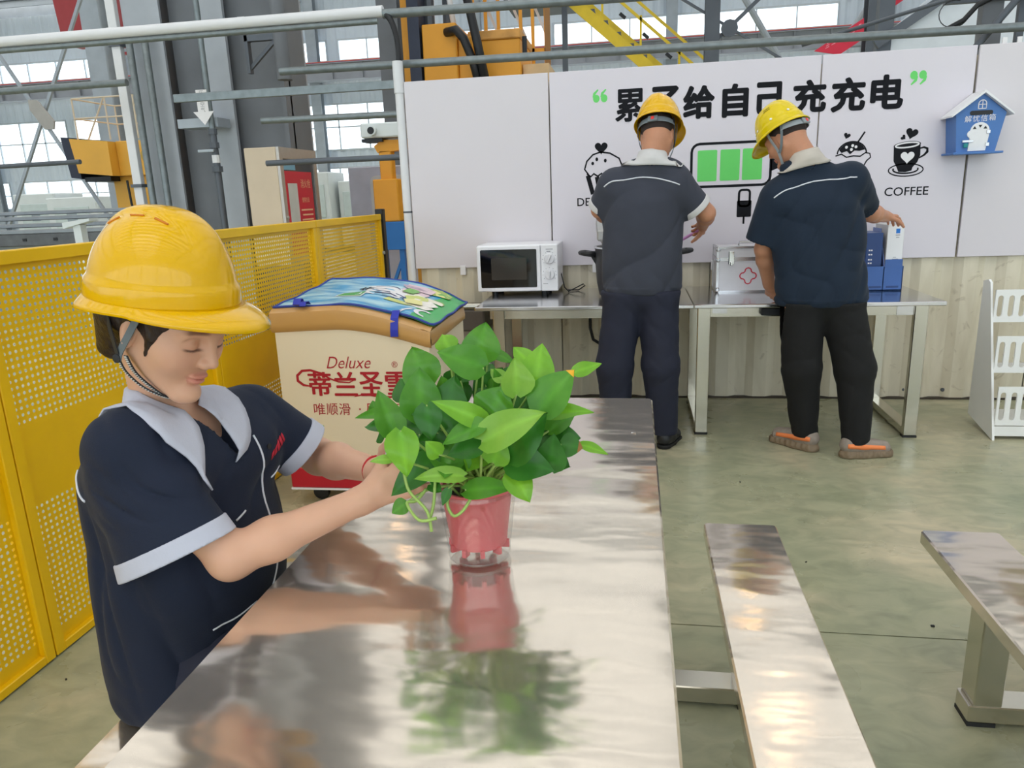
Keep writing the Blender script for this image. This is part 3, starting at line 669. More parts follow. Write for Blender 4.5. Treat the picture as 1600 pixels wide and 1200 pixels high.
MB().tube([(-1.4, 0, 5.6), (.2, 0, 3.0)], .06, 8).obj('tube', M_steel, t); MB().tube([(.3, 0, 3.1), (2.1, 0, 5.8)], .05, 8).obj('tube', M_steel, t)
t = thing('frame_column', 'grey steel column beside the red banner at upper right', 'column', (3.92, 14, 0))
MB().bx(-.2, .2, -.15, -.12, 0, 9).bx(-.2, .2, .12, .15, 0, 9).bx(-.015, .015, -.12, .12, 0, 9).obj('post', M_dsteel, t)
t = thing('red_banner', 'red banner with pale lettering along the sloping stair at upper right', 'banner', (0, 13.9, 0))
MB().prism([(2.928, 3.53), (3.671, 3.984), (3.695, 3.675), (3.329, 3.45)], 0, .02).obj('cloth', mat('banner_red', (222, 50, 76), .6, 0, .05), t)
mb = MB()
for k in range(6):
    x = 3.1+k*.095; z = 3.58+k*.05
    for j in range(3): mb.add([(x+.01*j, -.01, z-.03+.035*j), (x+.06, -.01, z+.0+.03*j), (x+.06, -.01, z+.015+.03*j), (x+.01*j, -.01, z-.015+.035*j)], [(0, 1, 2, 3)])
mb.obj('banner_print', mat('banner_pink', (240, 150, 164), .6), t, fix=False)
MB().prism([(3.85, 4.2), (5.4, 5.3), (5.4, 4.95), (3.85, 3.95)], .3, .32).obj('upper_cloth', MATS['banner_red'], t)
# white side room at the upper right, with its sloping roof edge
t = thing('side_room', 'white panelled side room with sloping grey roof edge at upper right', 'room', (0, 9, 0))
MB().prism([(2.66, 0), (6, 0), (6, 3.7), (3.25, 3.42), (2.66, 2.95)], 0, .08).obj('wall_panel', mat('side_white', (218, 224, 230), .5), t)
MB().beam((2.5, -.04, 2.8), (3.9, -.04, 3.72), .05, .09).obj('roof_edge', M_dsteel, t)
MB().bx(2.52, 2.66, -.02, .1, 0, 3.6).obj('corner_post', M_dsteel, t)
# struts and cables just above the boards at the right
pipe('stay_rod', (1.06, 5.4, 2.28), (2.3, 5.4, 2.58), .012, M_dsteel, 'thin dark stay rod rising to the right above the slogan', 'rod', 8)
pipe('diagonal_pipe', (2.07, 5.36, 2.18), (2.45, 5.36, 2.66), .022, M_dsteel, 'dark diagonal pipe at the upper right corner above the boards')
t = thing('roof_post', 'dark steel posts with a cross bar at the upper right corner', 'post', (2.2, 5.6, 0))
MB().bx(-.02, .1, -.04, .04, 0, 2.7).obj('upright', M_cd, t); MB().bx(.2, .24, -.02, .02, 0, 2.7).obj('thin_upright', M_dsteel, t); MB().bx(.35, .6, -.04, .04, 0, 2.7).obj('wide_upright', M_dsteel, t); MB().bx(-.25, .45, -.05, -.01, 2.49, 2.53).obj('cross_bar', M_dsteel, t)
tag(MB().tube([(1.95, 5.5, 2.33), (2.05, 5.5, 2.38), (2.12, 5.5, 2.46), (2.25, 5.5, 2.52), (2.45, 5.5, 2.54)], .016, 8).obj('cable', M_blk, smooth=True), 'thick black cable end hanging at the upper right above the boards', 'cable')
tag(MB().tube([(1.99+.09*math.cos(a/10*PI)-.0, 5.5, 2.42+.08*math.sin(a/10*PI)) for a in range(4, 19)], .003, 5).obj('wire_loop', M_blk, smooth=True), 'thin black wire loop beside the thick cable at upper right', 'wire')
for i, x in enumerate((2.12, 2.2)):
    tag(MB().bx(x, x+.025, 5.09, 5.1, 2.168, 2.2).obj('hook', M_white), 'tiny white hook on the upper edge of the board right of the seam, ' + ('left one' if i == 0 else 'right one'), 'hook', 'hooks on the board edge')
# left background frame
t = thing('cross_brace', 'crossed grey brace rods with a joint plate at far left', 'brace', (-10.9, 13, 3.16))
MB().beam((-1.0, 0, 1.75), (1.3, 0, -2.3), .05, .055).obj('rod', M_steel, t); MB().beam((1.6, .06, 2.6), (-1.2, .06, -2.0), .05, .055).obj('rod', M_steel, t)
MB().prism([(-.16, .28), (.02, .26), (.3, -.12), (.26, -.26), (.08, -.26), (-.16, .1)], -.05, -.01).obj('joint_plate', mat('plate_beige', (176, 172, 166), .5), t)
t = thing('frame_column', 'grey steel column behind the guard rails of the yellow machine', 'column', (-10.3, 14, 0))
MB().bx(-.2, .2, 0, .04, 0, 9).bx(-.02, .02, .04, .5, 0, 9).bx(-.2, .2, .5, .54, 0, 9).obj('post', M_steel, t)
t = thing('frame_column', 'grey steel column left of the boards behind the pipe rails', 'column', (-3.78, 12, 0))
MB().bx(-.16, .16, 0, .03, 0, 9).bx(-.02, .02, .03, .3, 0, 9).bx(-.16, .16, .3, .33, 0, 9).obj('post', M_cd, t)
t = thing('crane_block', 'dark red crane block hanging at the upper left behind the white pipe', 'crane', (-12.5, 16, 5.0))
MB().prism([(-.25, 2.8), (1.25, 2.8), (1.2, -.05), (-.02, 0)], 0, .6).obj('block', mat('crane_red', (168, 62, 66), .5, 0, .06), t)
MB().bx(.6, 2.2, .2, .3, -.25, -.2).obj('bar', MATS['crane_red'], t)
# ------------------------------------------------------------------ stainless tables
def steel_mat(name, tint, rough, wav, sc, aniso=(1, 1, 1), fine=.02, metal=1.0):
    m = bpy.data.materials.new(name); m.use_nodes = True; nt = m.node_tree; n = nt.nodes; L = nt.links; b = n['Principled BSDF']
    b.inputs['Base Color'].default_value = lin(tint); b.inputs['Metallic'].default_value = metal
    tc = n.new('ShaderNodeTexCoord')
    mp = n.new('ShaderNodeMapping'); mp.inputs['Scale'].default_value = aniso; L.new(tc.outputs['Object'], mp.inputs[0])
    a = n.new('ShaderNodeTexNoise'); a.inputs['Scale'].default_value = sc; a.inputs['Detail'].default_value = 1.5; L.new(mp.outputs[0], a.inputs['Vector'])
    f = n.new('ShaderNodeTexNoise'); f.inputs['Scale'].default_value = 1.0; f.inputs['Detail'].default_value = 2
    mp2 = n.new('ShaderNodeMapping'); mp2.inputs['Scale'].default_value = (18, 900, 60); L.new(tc.outputs['Object'], mp2.inputs[0]); L.new(mp2.outputs[0], f.inputs['Vector'])
    mr = n.new('ShaderNodeMapRange'); mr.inputs[3].default_value = rough*.75; mr.inputs[4].default_value = rough*1.3; L.new(f.outputs['Fac'], mr.inputs[0]); L.new(mr.outputs[0], b.inputs['Roughness'])
    bp = n.new('ShaderNodeBump'); bp.inputs['Strength'].default_value = wav; bp.inputs['Distance'].default_value = .01; L.new(a.outputs['Fac'], bp.inputs['Height'])
    bp2 = n.new('ShaderNodeBump'); bp2.inputs['Strength'].default_value = fine; bp2.inputs['Distance'].default_value = .0005; L.new(f.outputs['Fac'], bp2.inputs['Height']); L.new(bp.outputs[0], bp2.inputs['Normal'])
    L.new(bp2.outputs[0], b.inputs['Normal'])
    return m
M_top = steel_mat('wavy_stainless', (226, 214, 200), .12, .5, 4.0, (1, 2.3, 1), metal=.86)
M_leg = steel_mat('stainless_tube', (205, 200, 188), .2, .04, 6)
M_ctop = steel_mat('counter_stainless', (214, 212, 214), .16, .05, 3)
M_foot = mat('rubber_foot', (40, 40, 40), .7)
def canteen_set(loc, label):
    t = thing('canteen_table', label, 'table', loc, 0, 'stainless canteen tables with attached benches')
    def slab(x0, x1, y0, y1, z0, z1, r=.02):
        mb = MB(); mb.prism(rrect(x0, x1, y0, y1, r, 4), z0, z1-.004, axis=2)
        n = 20; top = rrect(x0+.004, x1-.004, y0+.004, y1-.004, r-.004, 4); low = rrect(x0, x1, y0, y1, r, 4)
        o = len(mb.v); mb.v += [(p[0], p[1], z1-.004) for p in low]+[(p[0], p[1], z1) for p in top]
        mb.f += [(o+i, o+(i+1) % n, o+n+(i+1) % n, o+n+i) for i in range(n)]+[tuple(range(o+n, o+2*n))]
        return mb
    slab(-.355, .355, -.91, .91, .705, .75).obj('tabletop', M_top, t)
    for s in (-1, 1):
        slab(s*.61-.105, s*.61+.105, -.85, .64, .40, .435, .012).obj('bench_seat', M_top, t)
    for y in (-.60, .40):
        MB().bx(-.655, .655, y-.04, y+.04, .012, .062, .003).obj('floor_bar', M_leg, t)
        for s in (-1, 1):
            MB().bx(s*.61-.035, s*.61+.035, y-.04, y+.04, .062, .40, .003).obj('bench_leg', M_leg, t)
            MB().bx(s*.28-.03, s*.28+.03, y-.025, y+.025, .062, .705, .003).obj('table_leg', M_leg, t)
            MB().bx(s*.62-.035, s*.62+.035, y-.04, y+.04, 0, .012).obj('foot', M_foot, t)
        MB().bx(-.31, .31, y-.02, y+.02, .665, .705, .003).obj('top_bar', M_leg, t)
    return t
ct = canteen_set((-.295, 1.49, 0), 'stainless canteen table with attached benches, carrying the potted plant')
canteen_set((1.535, 1.49, 0), 'second stainless canteen table, only its left bench reaching into frame at right')
# ------------------------------------------------------------------ worktables along the wall
def worktable(x0, x1, lx, label, apron=True):
    t = thing('worktable', label, 'table', (0, 4.25, 0), 0, 'stainless worktables along the boards')
    MB().bx(x0, x1, 0, .82, .757, .78, .004).obj('worktop', M_ctop, t)
    MB().bx(x0+.08, x1-.08, .06, .09, .70, .757).obj('apron', M_leg, t); MB().bx(x0+.08, x1-.08, .72, .75, .70, .757).obj('apron', M_leg, t)
    for x in lx:
        MB().bx(x, x+.07, .04, .08, .012, .757, .003).obj('leg', M_leg, t); MB().bx(x, x+.07, .70, .74, .012, .757, .003).obj('leg', M_leg, t)
        MB().bx(x, x+.07, .08, .70, .012, .055, .003).obj('floor_bar', M_leg, t)
        for y in (.04, .70): MB().bx(x-.002, x+.072, y-.002, y+.042, 0, .012).obj('foot', M_foot, t)
    return t
worktable(-.93, .331, (-.83, .17), 'stainless worktable under the microwave, left of the pair')
wt = worktable(.335, 1.65, (.358, 1.508), 'stainless worktable under the first aid case, right of the pair')
MB().bx(.44, .52, .055, .06, .72, .757).obj('corner_plate', M_ctop, wt); MB().bx(1.42, 1.52, .055, .06, .70, .757).obj('corner_plate', M_ctop, wt)
tag(MB().bx(.70, .86, 4.262, 4.30, .712, .752, .003).obj('black_bracket', M_blk), 'short black bar fixed under the worktable front, left of the navy-shirted man', 'bar')
tag(MB().tube([(-.3, 5.09, .74), (-.3, 5.09, .5), (-.28, 5.09, .42), (-.22, 5.09, .38), (-.08, 5.09, .37)], .011, 8).obj('cable', M_blk, smooth=True), 'black cable looping down the cream wall under the worktable', 'cable')
t = thing('floor_box', 'low grey box stored under the left end of the worktable beside the freezer', 'box', (-1.28, 4.72, 0))
MB().bx(0, .34, 0, .32, 0, .5, .006).obj('body', mat('pale_grey_box', (198, 192, 190), .5), t); MB().bx(-.01, .35, -.01, .33, .5, .56, .006).obj('lid', mat('grey_brown_box', (170, 160, 152), .5), t)
MB().tube([(.0, -.03, .72), (.34, -.03, .72)], .022, 10).obj('handle', M_leg, t); MB().bx(.02, .32, -.05, .3, .56, .70, .01).obj('dark_top', mat('box_dark', (96, 88, 82), .5), t)
# ------------------------------------------------------------------ microwave
M_mw = mat('white_enamel', (238, 238, 242), .3, 0, .01)
mw = thing('microwave', 'white microwave oven with black door window and two dials', 'microwave', (-1.005, 4.74, .78))
MB().bx(0, .525, .012, .33, .03, .325, .006).obj('body', M_mw, mw)
door = MB().bx(0, .415, -.012, .012, .03, .322, .006).obj('door', M_mw, mw)
mb = MB(); mb.prism(rrect(.025, .39, .055, .298, .008), -.0145, -.010); mb.obj('door_glass', mat('black_glass', (14, 14, 17), .06, coat=.5), door)
mb = MB(); mb.prism(rrect(.095, .325, .105, .245, .006), -.0152, -.0144); mb.obj('mesh_window', mat('mesh_window', (64, 60, 56), .12), door)
pn = MB().bx(.418, .525, -.012, .012, .03, .322, .004).obj('control_panel', M_mw, mw)
for z in (.235, .135):
    k = MB().lathe([(.033, 0), (.032, .012), (.028, .016), (0, .016)], (.472, -.012, z), 24, (0, -1, 0)).obj('dial', mat('dial_white', (226, 226, 230), .35), pn, ang=40)
    MB().box((.472, -.032, z), (.012, .012, .052), .003, Matrix.Rotation(.4 if z > .2 else 0, 3, 'Y')).obj('dial_grip', MATS['dial_white'], k)
    mb = MB(); 
    for a in range(9): 
        th = -2.2+a*.55; mb.box((.472+.043*math.sin(th), -.0125, z+.043*math.cos(th)), (.004, .001, .004))
    mb.obj('dial_marks', mat('grey_marks', (160, 160, 168), .5), pn)
mb = MB(); mb.bx(.45, .495, -.0127, -.012, .292, .297).bx(.455, .48, -.0127, -.012, .277, .284).bx(.43, .46, -.0127, -.012, .075, .079); mb.obj('panel_print', MATS['grey_marks'], pn)
for x in (.1, .43):
    for y in (.06, .28): MB().lathe([(.02, 0), (.022, .03)], (x, y, 0), 12).obj('foot', M_blk, mw)
MB().tube([(.525, .2, .12), (.55, .16, .03), (.58, .12, .008), (.63, .14, .03), (.67, .2, .045), (.68, .24, .03), (.64, .2, .006), (.57, .19, .008)], .004, 6).obj('cord', M_blk, mw, smooth=True)
# ------------------------------------------------------------------ cooker with its ladle
M_cook = mat('dark_grey_enamel', (58, 58, 62), .35, .2, .05)
ck = thing('stock_pot', 'big dark grey cooking pot with side handles, in front of the grey-shirted man', 'pot', (0.005, 4.66, .78))
MB().lathe([(.19, 0), (.22, .015), (.235, .09), (.243, .2), (.245, .295), (.25, .30), (.238, .30), (.23, .2), (.2, .02)], n=40, cap=False).obj('body', M_cook, ck, ang=40)
MB().lathe([(.245, .298), (.252, .302), (.25, .31), (.236, .31), (.236, .298)], n=40, cap=False).obj('rim', mat('steel_rim', (196, 196, 198), .2, .9), ck, ang=40)
MB().lathe([(0, .0), (.19, 0)], n=30).obj('bottom', M_cook, ck)
for s in (-1, 1):
    mb = MB(); mb.tube([(s*.24, -.05, .26), (s*.31, -.045, .27), (s*.335, 0, .272), (s*.31, .045, .27), (s*.24, .05, .26)], .015, 8); mb.obj('handle', M_blk, ck, smooth=True)
    MB().prism([(s*.24, .2), (s*.27, .25), (s*.30, .262), (s*.30, .28), (s*.24, .28)], -.03, .03).obj('bracket', M_blk, ck)
MB().lathe([(0, .0), (.15, .004), (.225, .015), (.23, .025), (.22, .05), (0, .05)], (-.02, .225, .43), 32, Vector((0, -1, .25))).obj('raised_lid', mat('lid_steel', (178, 176, 174), .3, .6), ck, ang=40)
MB().bx(-.24, -.17, .14, .2, .33, .40, .01).obj('hinge_block', MATS['lid_steel'], ck)
# ------------------------------------------------------------------ first aid case
M_alu = mat('aluminium_sheet', (216, 214, 218), .4, .35, .02, 20); M_edge = mat('aluminium_edge', (200, 200, 202), .25, .9)
fa = thing('first_aid_case', 'silver aluminium first aid case with latch and red cross outline', 'case', (.50, 4.74, .7805))
MB().bx(.004, .376, .004, .25, .004, .20, .003).obj('body', M_alu, fa); MB().bx(.004, .376, .004, .25, .204, .276, .003).obj('lid', M_alu, fa)
mb = MB()
for z in (0, .192, .203, .268): mb.bx(0, .38, 0, .012, z, z+.011).bx(0, .012, 0, .254, z, z+.011).bx(.368, .38, 0, .254, z, z+.011)
for x in (0, .366): mb.bx(x, x+.014, 0, .014, 0, .278)
for x in (0, .366): mb.bx(x, x+.014, .24, .254, 0, .278)
mb.obj('edge_trim', M_edge, fa)
for x in (.008, .372):
    for z in (.018, .2, .264): MB().lathe([(.016, 0), (.014, .008), (.006, .012)], (x, .002, z), 10, (0, -1, 0)).obj('corner_cap', M_edge, fa)
la = MB().bx(.07, .105, -.012, .002, .17, .255, .004).obj('latch', mat('chrome', (220, 220, 222), .1, 1), fa); MB().bx(.08, .095, -.02, -.01, .165, .19, .003).obj('latch_tongue', MATS['chrome'], la)
MB().tube([(.14, .1, .278), (.145, .1, .298), (.24, .1, .298), (.245, .1, .278)], .007, 8).obj('handle', M_edge, fa)
mb = MB(); cr = []
for cx, cz, a0 in ((0, .03, 0), (-.03, 0, PI/2), (0, -.03, PI), (.03, 0, 1.5*PI)):
    for i in range(7): a = a0-.15+ (PI+.3)*i/6; cr.append((.19+cx+.019*math.cos(a), .1+cz+.019*math.sin(a)))
stroke(mb, cr, .007, True, y=.0015); mb.obj('cross_outline', mat('cross_red', (196, 40, 62), .4), fa, fix=False)
# ------------------------------------------------------------------ file rack and box file
M_fb = mat('blue_plastic', (66, 104, 170), .4, 0, .04); M_fd = mat('dark_blue_plastic', (38, 68, 124), .35, 0, .04); M_fl = mat('pale_blue_plastic', (112, 132, 186), .4)
fr = thing('file_rack', 'blue plastic desktop file rack at the right end of the worktables', 'rack', (1.35, 4.70, .78))
MB().bx(-.1, .215, 0, .26, 0, .008).obj('base', M_fb, fr)
MB().bx(-.1, .215, 0, .006, 0, .145, .001).obj('front_panel', M_fb, fr)
MB().bx(-.1, .215, .254, .26, 0, .30).obj('back_panel', M_fd, fr)
for x in (-.1, .0, .105): MB().prism([(0, 0), (.26, 0), (.26, .36), (.12, .36), (.03, .2), (0, .145)], x, x+.005, axis=0).obj('divider', M_fl if x > .1 else M_fd, fr)
MB().prism([(0, 0), (.26, 0), (.26, .17), (0, .145)], .21, .215, axis=0).obj('side_panel', M_fb, fr)
for x in (.03, .125): MB().bx(x, x+.07, -.0012, 0, .018, .03).obj('label_recess', M_fd, fr)
MB().bx(.112, .208, .002, .007, .145, .185).obj('thumb_tab', M_fb, fr)
bf = thing('box_file', 'white box file with a small blue square on its spine, held in the blue rack', 'file', (1.463, 4.71, .79))
MB().bx(0, .092, 0, .23, 0, .375, .002).obj('case', mat('file_grey', (200, 198, 196), .5), bf)
MB().bx(.002, .09, -.0015, 0, .012, .373).obj('spine_label', mat('spine_white', (240, 240, 242), .45, 0, .01), bf)
MB().bx(.046, .068, -.0028, -.0015, .325, .352).obj('blue_square', mat('label_blue', (30, 120, 210), .45), bf)
mb = MB()
for x0, x1, z0, z1 in ((.045, .069, .313, .318), (.048, .066, .30, .304), (.04, .058, .185, .188), (.036, .07, .165, .178), (.036, .064, .15, .153)): mb.bx(x0, x1, -.0025, -.0015, z0, z1)
mb.obj('spine_print', MATS['grey_marks'], bf)
MB().lathe([(.014, 0), (.014, .002)], (.045, -.0015, .135), 16, (0, -1, 0)).obj('finger_hole', M_blk, bf)
t = thing('blue_folder', 'dark blue folder with small white marks standing in the file rack', 'folder', (1.355, 4.72, .79))
MB().bx(0, .09, 0, .22, 0, .33, .002).obj('cover', M_fd, t)
mb = MB()
for z in (.2, .225, .15, .17): mb.bx(.015, .024, -.001, 0, z, z+.008).bx(.028, .036, -.001, 0, z, z+.008)
mb.obj('marks', M_white, t)
# ------------------------------------------------------------------ letter box shaped like a house
M_lb = mat('letterbox_blue', (76, 122, 188), .45, 0, .03)
lb = thing('letter_box', 'blue house-shaped letter box with white roof and door, hung on the boards', 'letter box', (1.985, 4.93, 1.56))
MB().prism([(-.115, 0), (.095, 0), (.135, .215), (0, .325), (-.135, .215)], 0, .15).obj('house', M_lb, lb)
for s in (-1, 1):
    MB().prism([(0, .325), (s*.165, .198), (s*.165, .208), (0, .34)], -.03, .15).obj('roof_slope', mat('roof_white', (236, 236, 238), .4), lb)
MB().bx(-.14, .13, -.03, .15, -.012, 0, .002).obj('base_board', M_lb, lb)
mb = MB(); mb.prism(rrect(-.062, .062, .205, .23, .012), -.0015, .001); mb.obj('slot', M_blk, lb)
mb = MB(); dpts = [(-.055, .006), (.04, .006), (.052, .09)]+ell(0, .115, .052, .05, 0, PI*.85, 12)+[(-.058, .1), (-.05, .07)]
mb.prism(dpts, -.006, 0); mb.prism(ell(-.045, .1, .021, .021, n=16), -.0068, 0); dr = mb.obj('door', mat('door_white', (238, 238, 240), .4), lb)
for k, (x, u) in enumerate(((-.03, 1), (0, -1), (.028, 1))):
    mb = MB(); z = .135+(.008 if k == 1 else 0); mb.prism([(x-.01, z-.007*u), (x+.01, z-.007*u), (x, z+.009*u)], -.0075, -.0055); mb.obj('pane', M_blk, dr)
for z in (.03, .1): MB().bx(.036, .056, -.012, -.004, z, z+.02, .001).obj('hinge', M_edge, lb)
MB().bx(-.09, -.03, -.012, -.004, .055, .068, .001).obj('hasp', M_edge, lb); MB().bx(-.082, -.06, -.02, -.008, .025, .05, .003).obj('padlock', mat('teal_lock', (30, 140, 140), .4), lb)
mb = MB()
stroke(mb, [(-.02, .24), (.022, .24), (.022, .265)]+ell(.001, .265, .021, .022, 0, PI, 10)[1:]+[(-.02, .24)], .005, y=-.002); stroke(mb, [(.001, .24), (.001, .287)], .004, y=-.0022); stroke(mb, [(-.02, .263), (.022, .263)], .004, y=-.0022)
mb.obj('gable_window', M_white, lb, fix=False)
mb = MB()
for k, ch in enumerate('解忧信箱'): text_into(mb, ch, (-.068+k*.043, -.002, .185+k*.0015), (1, 0, 0), (0, 0, 1), .036, .036, .0)
mb.obj('lettering', M_white, lb, fix=False)
# ------------------------------------------------------------------ white slatted rack at the right
M_rk = mat('white_pvc_board', (240, 240, 238), .4, 0, .015)
rk = thing('storage_rack', 'white plastic three-tier rack with slotted fronts at the right edge', 'rack', (1.96, 4.26, 0))
for x in (0, .62):
    mb = MB(); mb.prism([(0.0, 0.0), (.33, .06), (.33, .845), (.27, .86), (.245, .845)], x, x+.012, axis=0); mb.obj('side_panel', M_rk, rk)
for k, (z0, z1) in enumerate(((.08, .30), (.36, .565), (.63, .81))):
    yo = .30*z0; d = .014
    mb = MB(); x0, x1 = .012, .62; n = 11; w = (x1-x0)/n; sw = .028
    mb.bx(x0, x1, yo, yo+.01, z0, z0+.03); mb.bx(x0, x1, yo, yo+.01, z1-.03, z1)
    for i in range(n+1):
        a = x0+i*w-w/2+sw/2 if i else x0; b = x0+i*w+w/2-sw/2 if i < n else x1
        mb.bx(a, b, yo, yo+.01, z0+.03, z1-.03)
    for i in range(n):
        cx = x0+(i+.5)*w
        for zc, s in ((z0+.03, 1), (z1-.03, -1)):
            e = [(cx-sw/2, zc-.0005*s), (cx+sw/2, zc-.0005*s)]+[(cx+sw/2*math.cos(a), zc+s*(sw/2-sw/2*math.sin(a))) for a in (.5, PI/2, PI-.5)]
            mb.prism([(cx-sw/2, zc), (cx-sw/2, zc+s*sw/2), (cx-sw*.35, zc+s*.004), (cx, zc+s*.0005)], yo, yo+.01)
            mb.prism([(cx+sw/2, zc), (cx+sw/2, zc+s*sw/2), (cx+sw*.35, zc+s*.004), (cx, zc+s*.0005)], yo, yo+.01)
    mb.obj('slotted_front', M_rk, rk)
    MB().bx(.012, .62, yo+.01, .32, z0, z0+.01).obj('shelf', M_rk, rk)
MB().bx(.012, .62, .02, .03, .02, .075).obj('kick_board', M_rk, rk)
# ------------------------------------------------------------------ ice cream freezer and its cover
M_fz = mat('cream_freezer', (236, 220, 192), .35, 0, .015, 2); M_tan = mat('tan_trim', (198, 150, 88), .28, 0, .05, 3, coat=.3); M_red = mat('red_base', (186, 24, 44), .4, 0, .04)
M_fred = mat('crimson_print', (176, 28, 44), .4, 0, .03)
fz = thing('chest_freezer', 'cream ice cream chest freezer with tan lid trim and red base', 'freezer', (-1.61, 3.10, 0))
fz.rotation_euler = (0, 0, .02)
W_, D_ = .715, .74
def ztop(x):
    u = min(1, max(0, x/W_)); return .862+.012*math.sin(u*PI*.8)-.085*max(0, u-.42)**1.5/(.58**1.5)*1.0
n = 16; bot = [(W_*i/n, .20) for i in range(n+1)]; topc = [(W_*(n-i)/n, ztop(W_*(n-i)/n)) for i in range(n+1)]
body = MB(); body.prism(bot+topc, 0, D_); body = body.obj('body', M_fz, fz)
body.data.set_sharp_from_angle(angle=.5)
mb = MB()
def trim(u, v):
    x = -.012+u*(W_+.024); zb = ztop(x); h = .092-.03*max(0, u-.4)
    prof = [(.0, -.012), (-.014, 0), (-.018, .3*h), (-.012, .85*h), (.015, h), (.05, h+.004)]
    k = v*5; i = min(4, int(k)); f = k-i; a, b = prof[i], prof[i+1]
    return (x, a[0]+(b[0]-a[0])*f, zb+a[1]+(b[1]-a[1])*f)
mb.grid(trim, 24, 5); mb.obj('lid_trim', M_tan, fz, ang=50)
mb = MB()
def trim_r(u, v):
    y = -.012+u*D_; zb = ztop(W_); h = .075
    prof = [(.0, -.012), (.014, 0), (.016, .3*h), (.01, .85*h), (-.02, h), (-.06, h+.004)]
    k = v*5; i = min(4, int(k)); f = k-i; a, b = prof[i], prof[i+1]
    return (W_+a[0]+(b[0]-a[0])*f, y, zb+a[1]+(b[1]-a[1])*f)
mb.grid(trim_r, 8, 5); mb.obj('side_trim', M_tan, fz, ang=50)
mb = MB(); mb.grid(lambda u, v: (.03+u*(W_-.05), .03+v*(D_-.05), ztop(.03+u*(W_-.05))+.075), 14, 2); mb.obj('glass_lid', mat('tinted_glass', (120, 140, 150), .05), fz, smooth=True)
MB().bx(-.004, W_+.004, -.004, D_, .098, .20, .006).obj('base', M_red, fz); MB().bx(-.006, W_+.006, -.006, D_, .09, .099).obj('base_trim', M_mw, fz)
for x in (.1, W_-.1):
    for y in (.1, D_-.1):
        c = MB().lathe([(.0, -.018), (.038, -.016), (.042, 0), (.038, .016), (0, .018)], (x, y, .042), 16, (0, 1, 0)).obj('caster', M_blk, fz, ang=40); MB().bx(x-.03, x+.03, y-.03, y+.03, .06, .09).obj('caster_fork', M_dsteel, fz)
fy = -.0018
def ftext(s, x, z, w, h, bold=0, shear=0):
    mb = MB(); text_into(mb, s, (x, fy, z), (1, 0, 0), (0, 0, 1), w, h, bold, shear); mb.obj('lettering', M_fred, body, fix=False)
def ftext_bold(s, x, z, w, h, r=.0032):
    mb = MB()
    for k in range(6): text_into(mb, s, (x+r*math.cos(k*PI/3), fy-.0001*k, z+r*.6*math.sin(k*PI/3)), (1, 0, 0), (0, 0, 1), w, h)
    mb.obj('lettering', M_fred, body, fix=False)
# position of the printing on the long face
ftext('Deluxe', .335, .71, .21, .055, -.006, .35)
for k, ch in enumerate('蒂兰圣雪'): [ftext_bold(ch, .19+k*.122, .61, .105, .11)]
ftext('®', .55, .70, .028, .028)
for k, ch in enumerate('唯顺滑'): ftext(ch, .175+k*.061, .49, .054, .056)
ftext('·', .37, .49, .008, .01)
for k, ch in enumerate('尽享受'): ftext(ch, .425+k*.061, .49, .054, .056)
mb = MB(); stroke(mb, [(.14, .60), (.11, .605), (.085, .625), (.085, .65), (.11, .672), (.15, .675), (.20, .66), (.24, .635), (.28, .62), (.33, .616), (.36, .63)], [.006, .012, .014, .013, .012, .011, .01, .008, .007, .006, .003], y=fy)
stroke(mb, [(.35, .55), (.40, .562), (.46, .552), (.52, .548), (.6, .56)], [.003, .008, .011, .009, .002], y=fy); mb.obj('swash', M_fred, body, fix=False)
mb = MB()
for k, ch in enumerate('蒂兰圣雪'): text_into(mb, ch, (W_+.0018, .45+k*.065, .62-.0*k), (0, 1, 0), (0, 0, 1), .058, .06, .01)
mb.obj('side_lettering', mat('brown_print', (120, 60, 48), .5), body, fix=False)
mb = MB(); mb.prism(ell(.16, .40, .03, .008, tilt=.3)+[], -.0012, -.0008); mb.prism(ell(.47, .395, .05, .012, tilt=.1), -.0012, -.0008); mb.obj('leaf_print', mat('leaf_print', (130, 180, 70), .5), body)
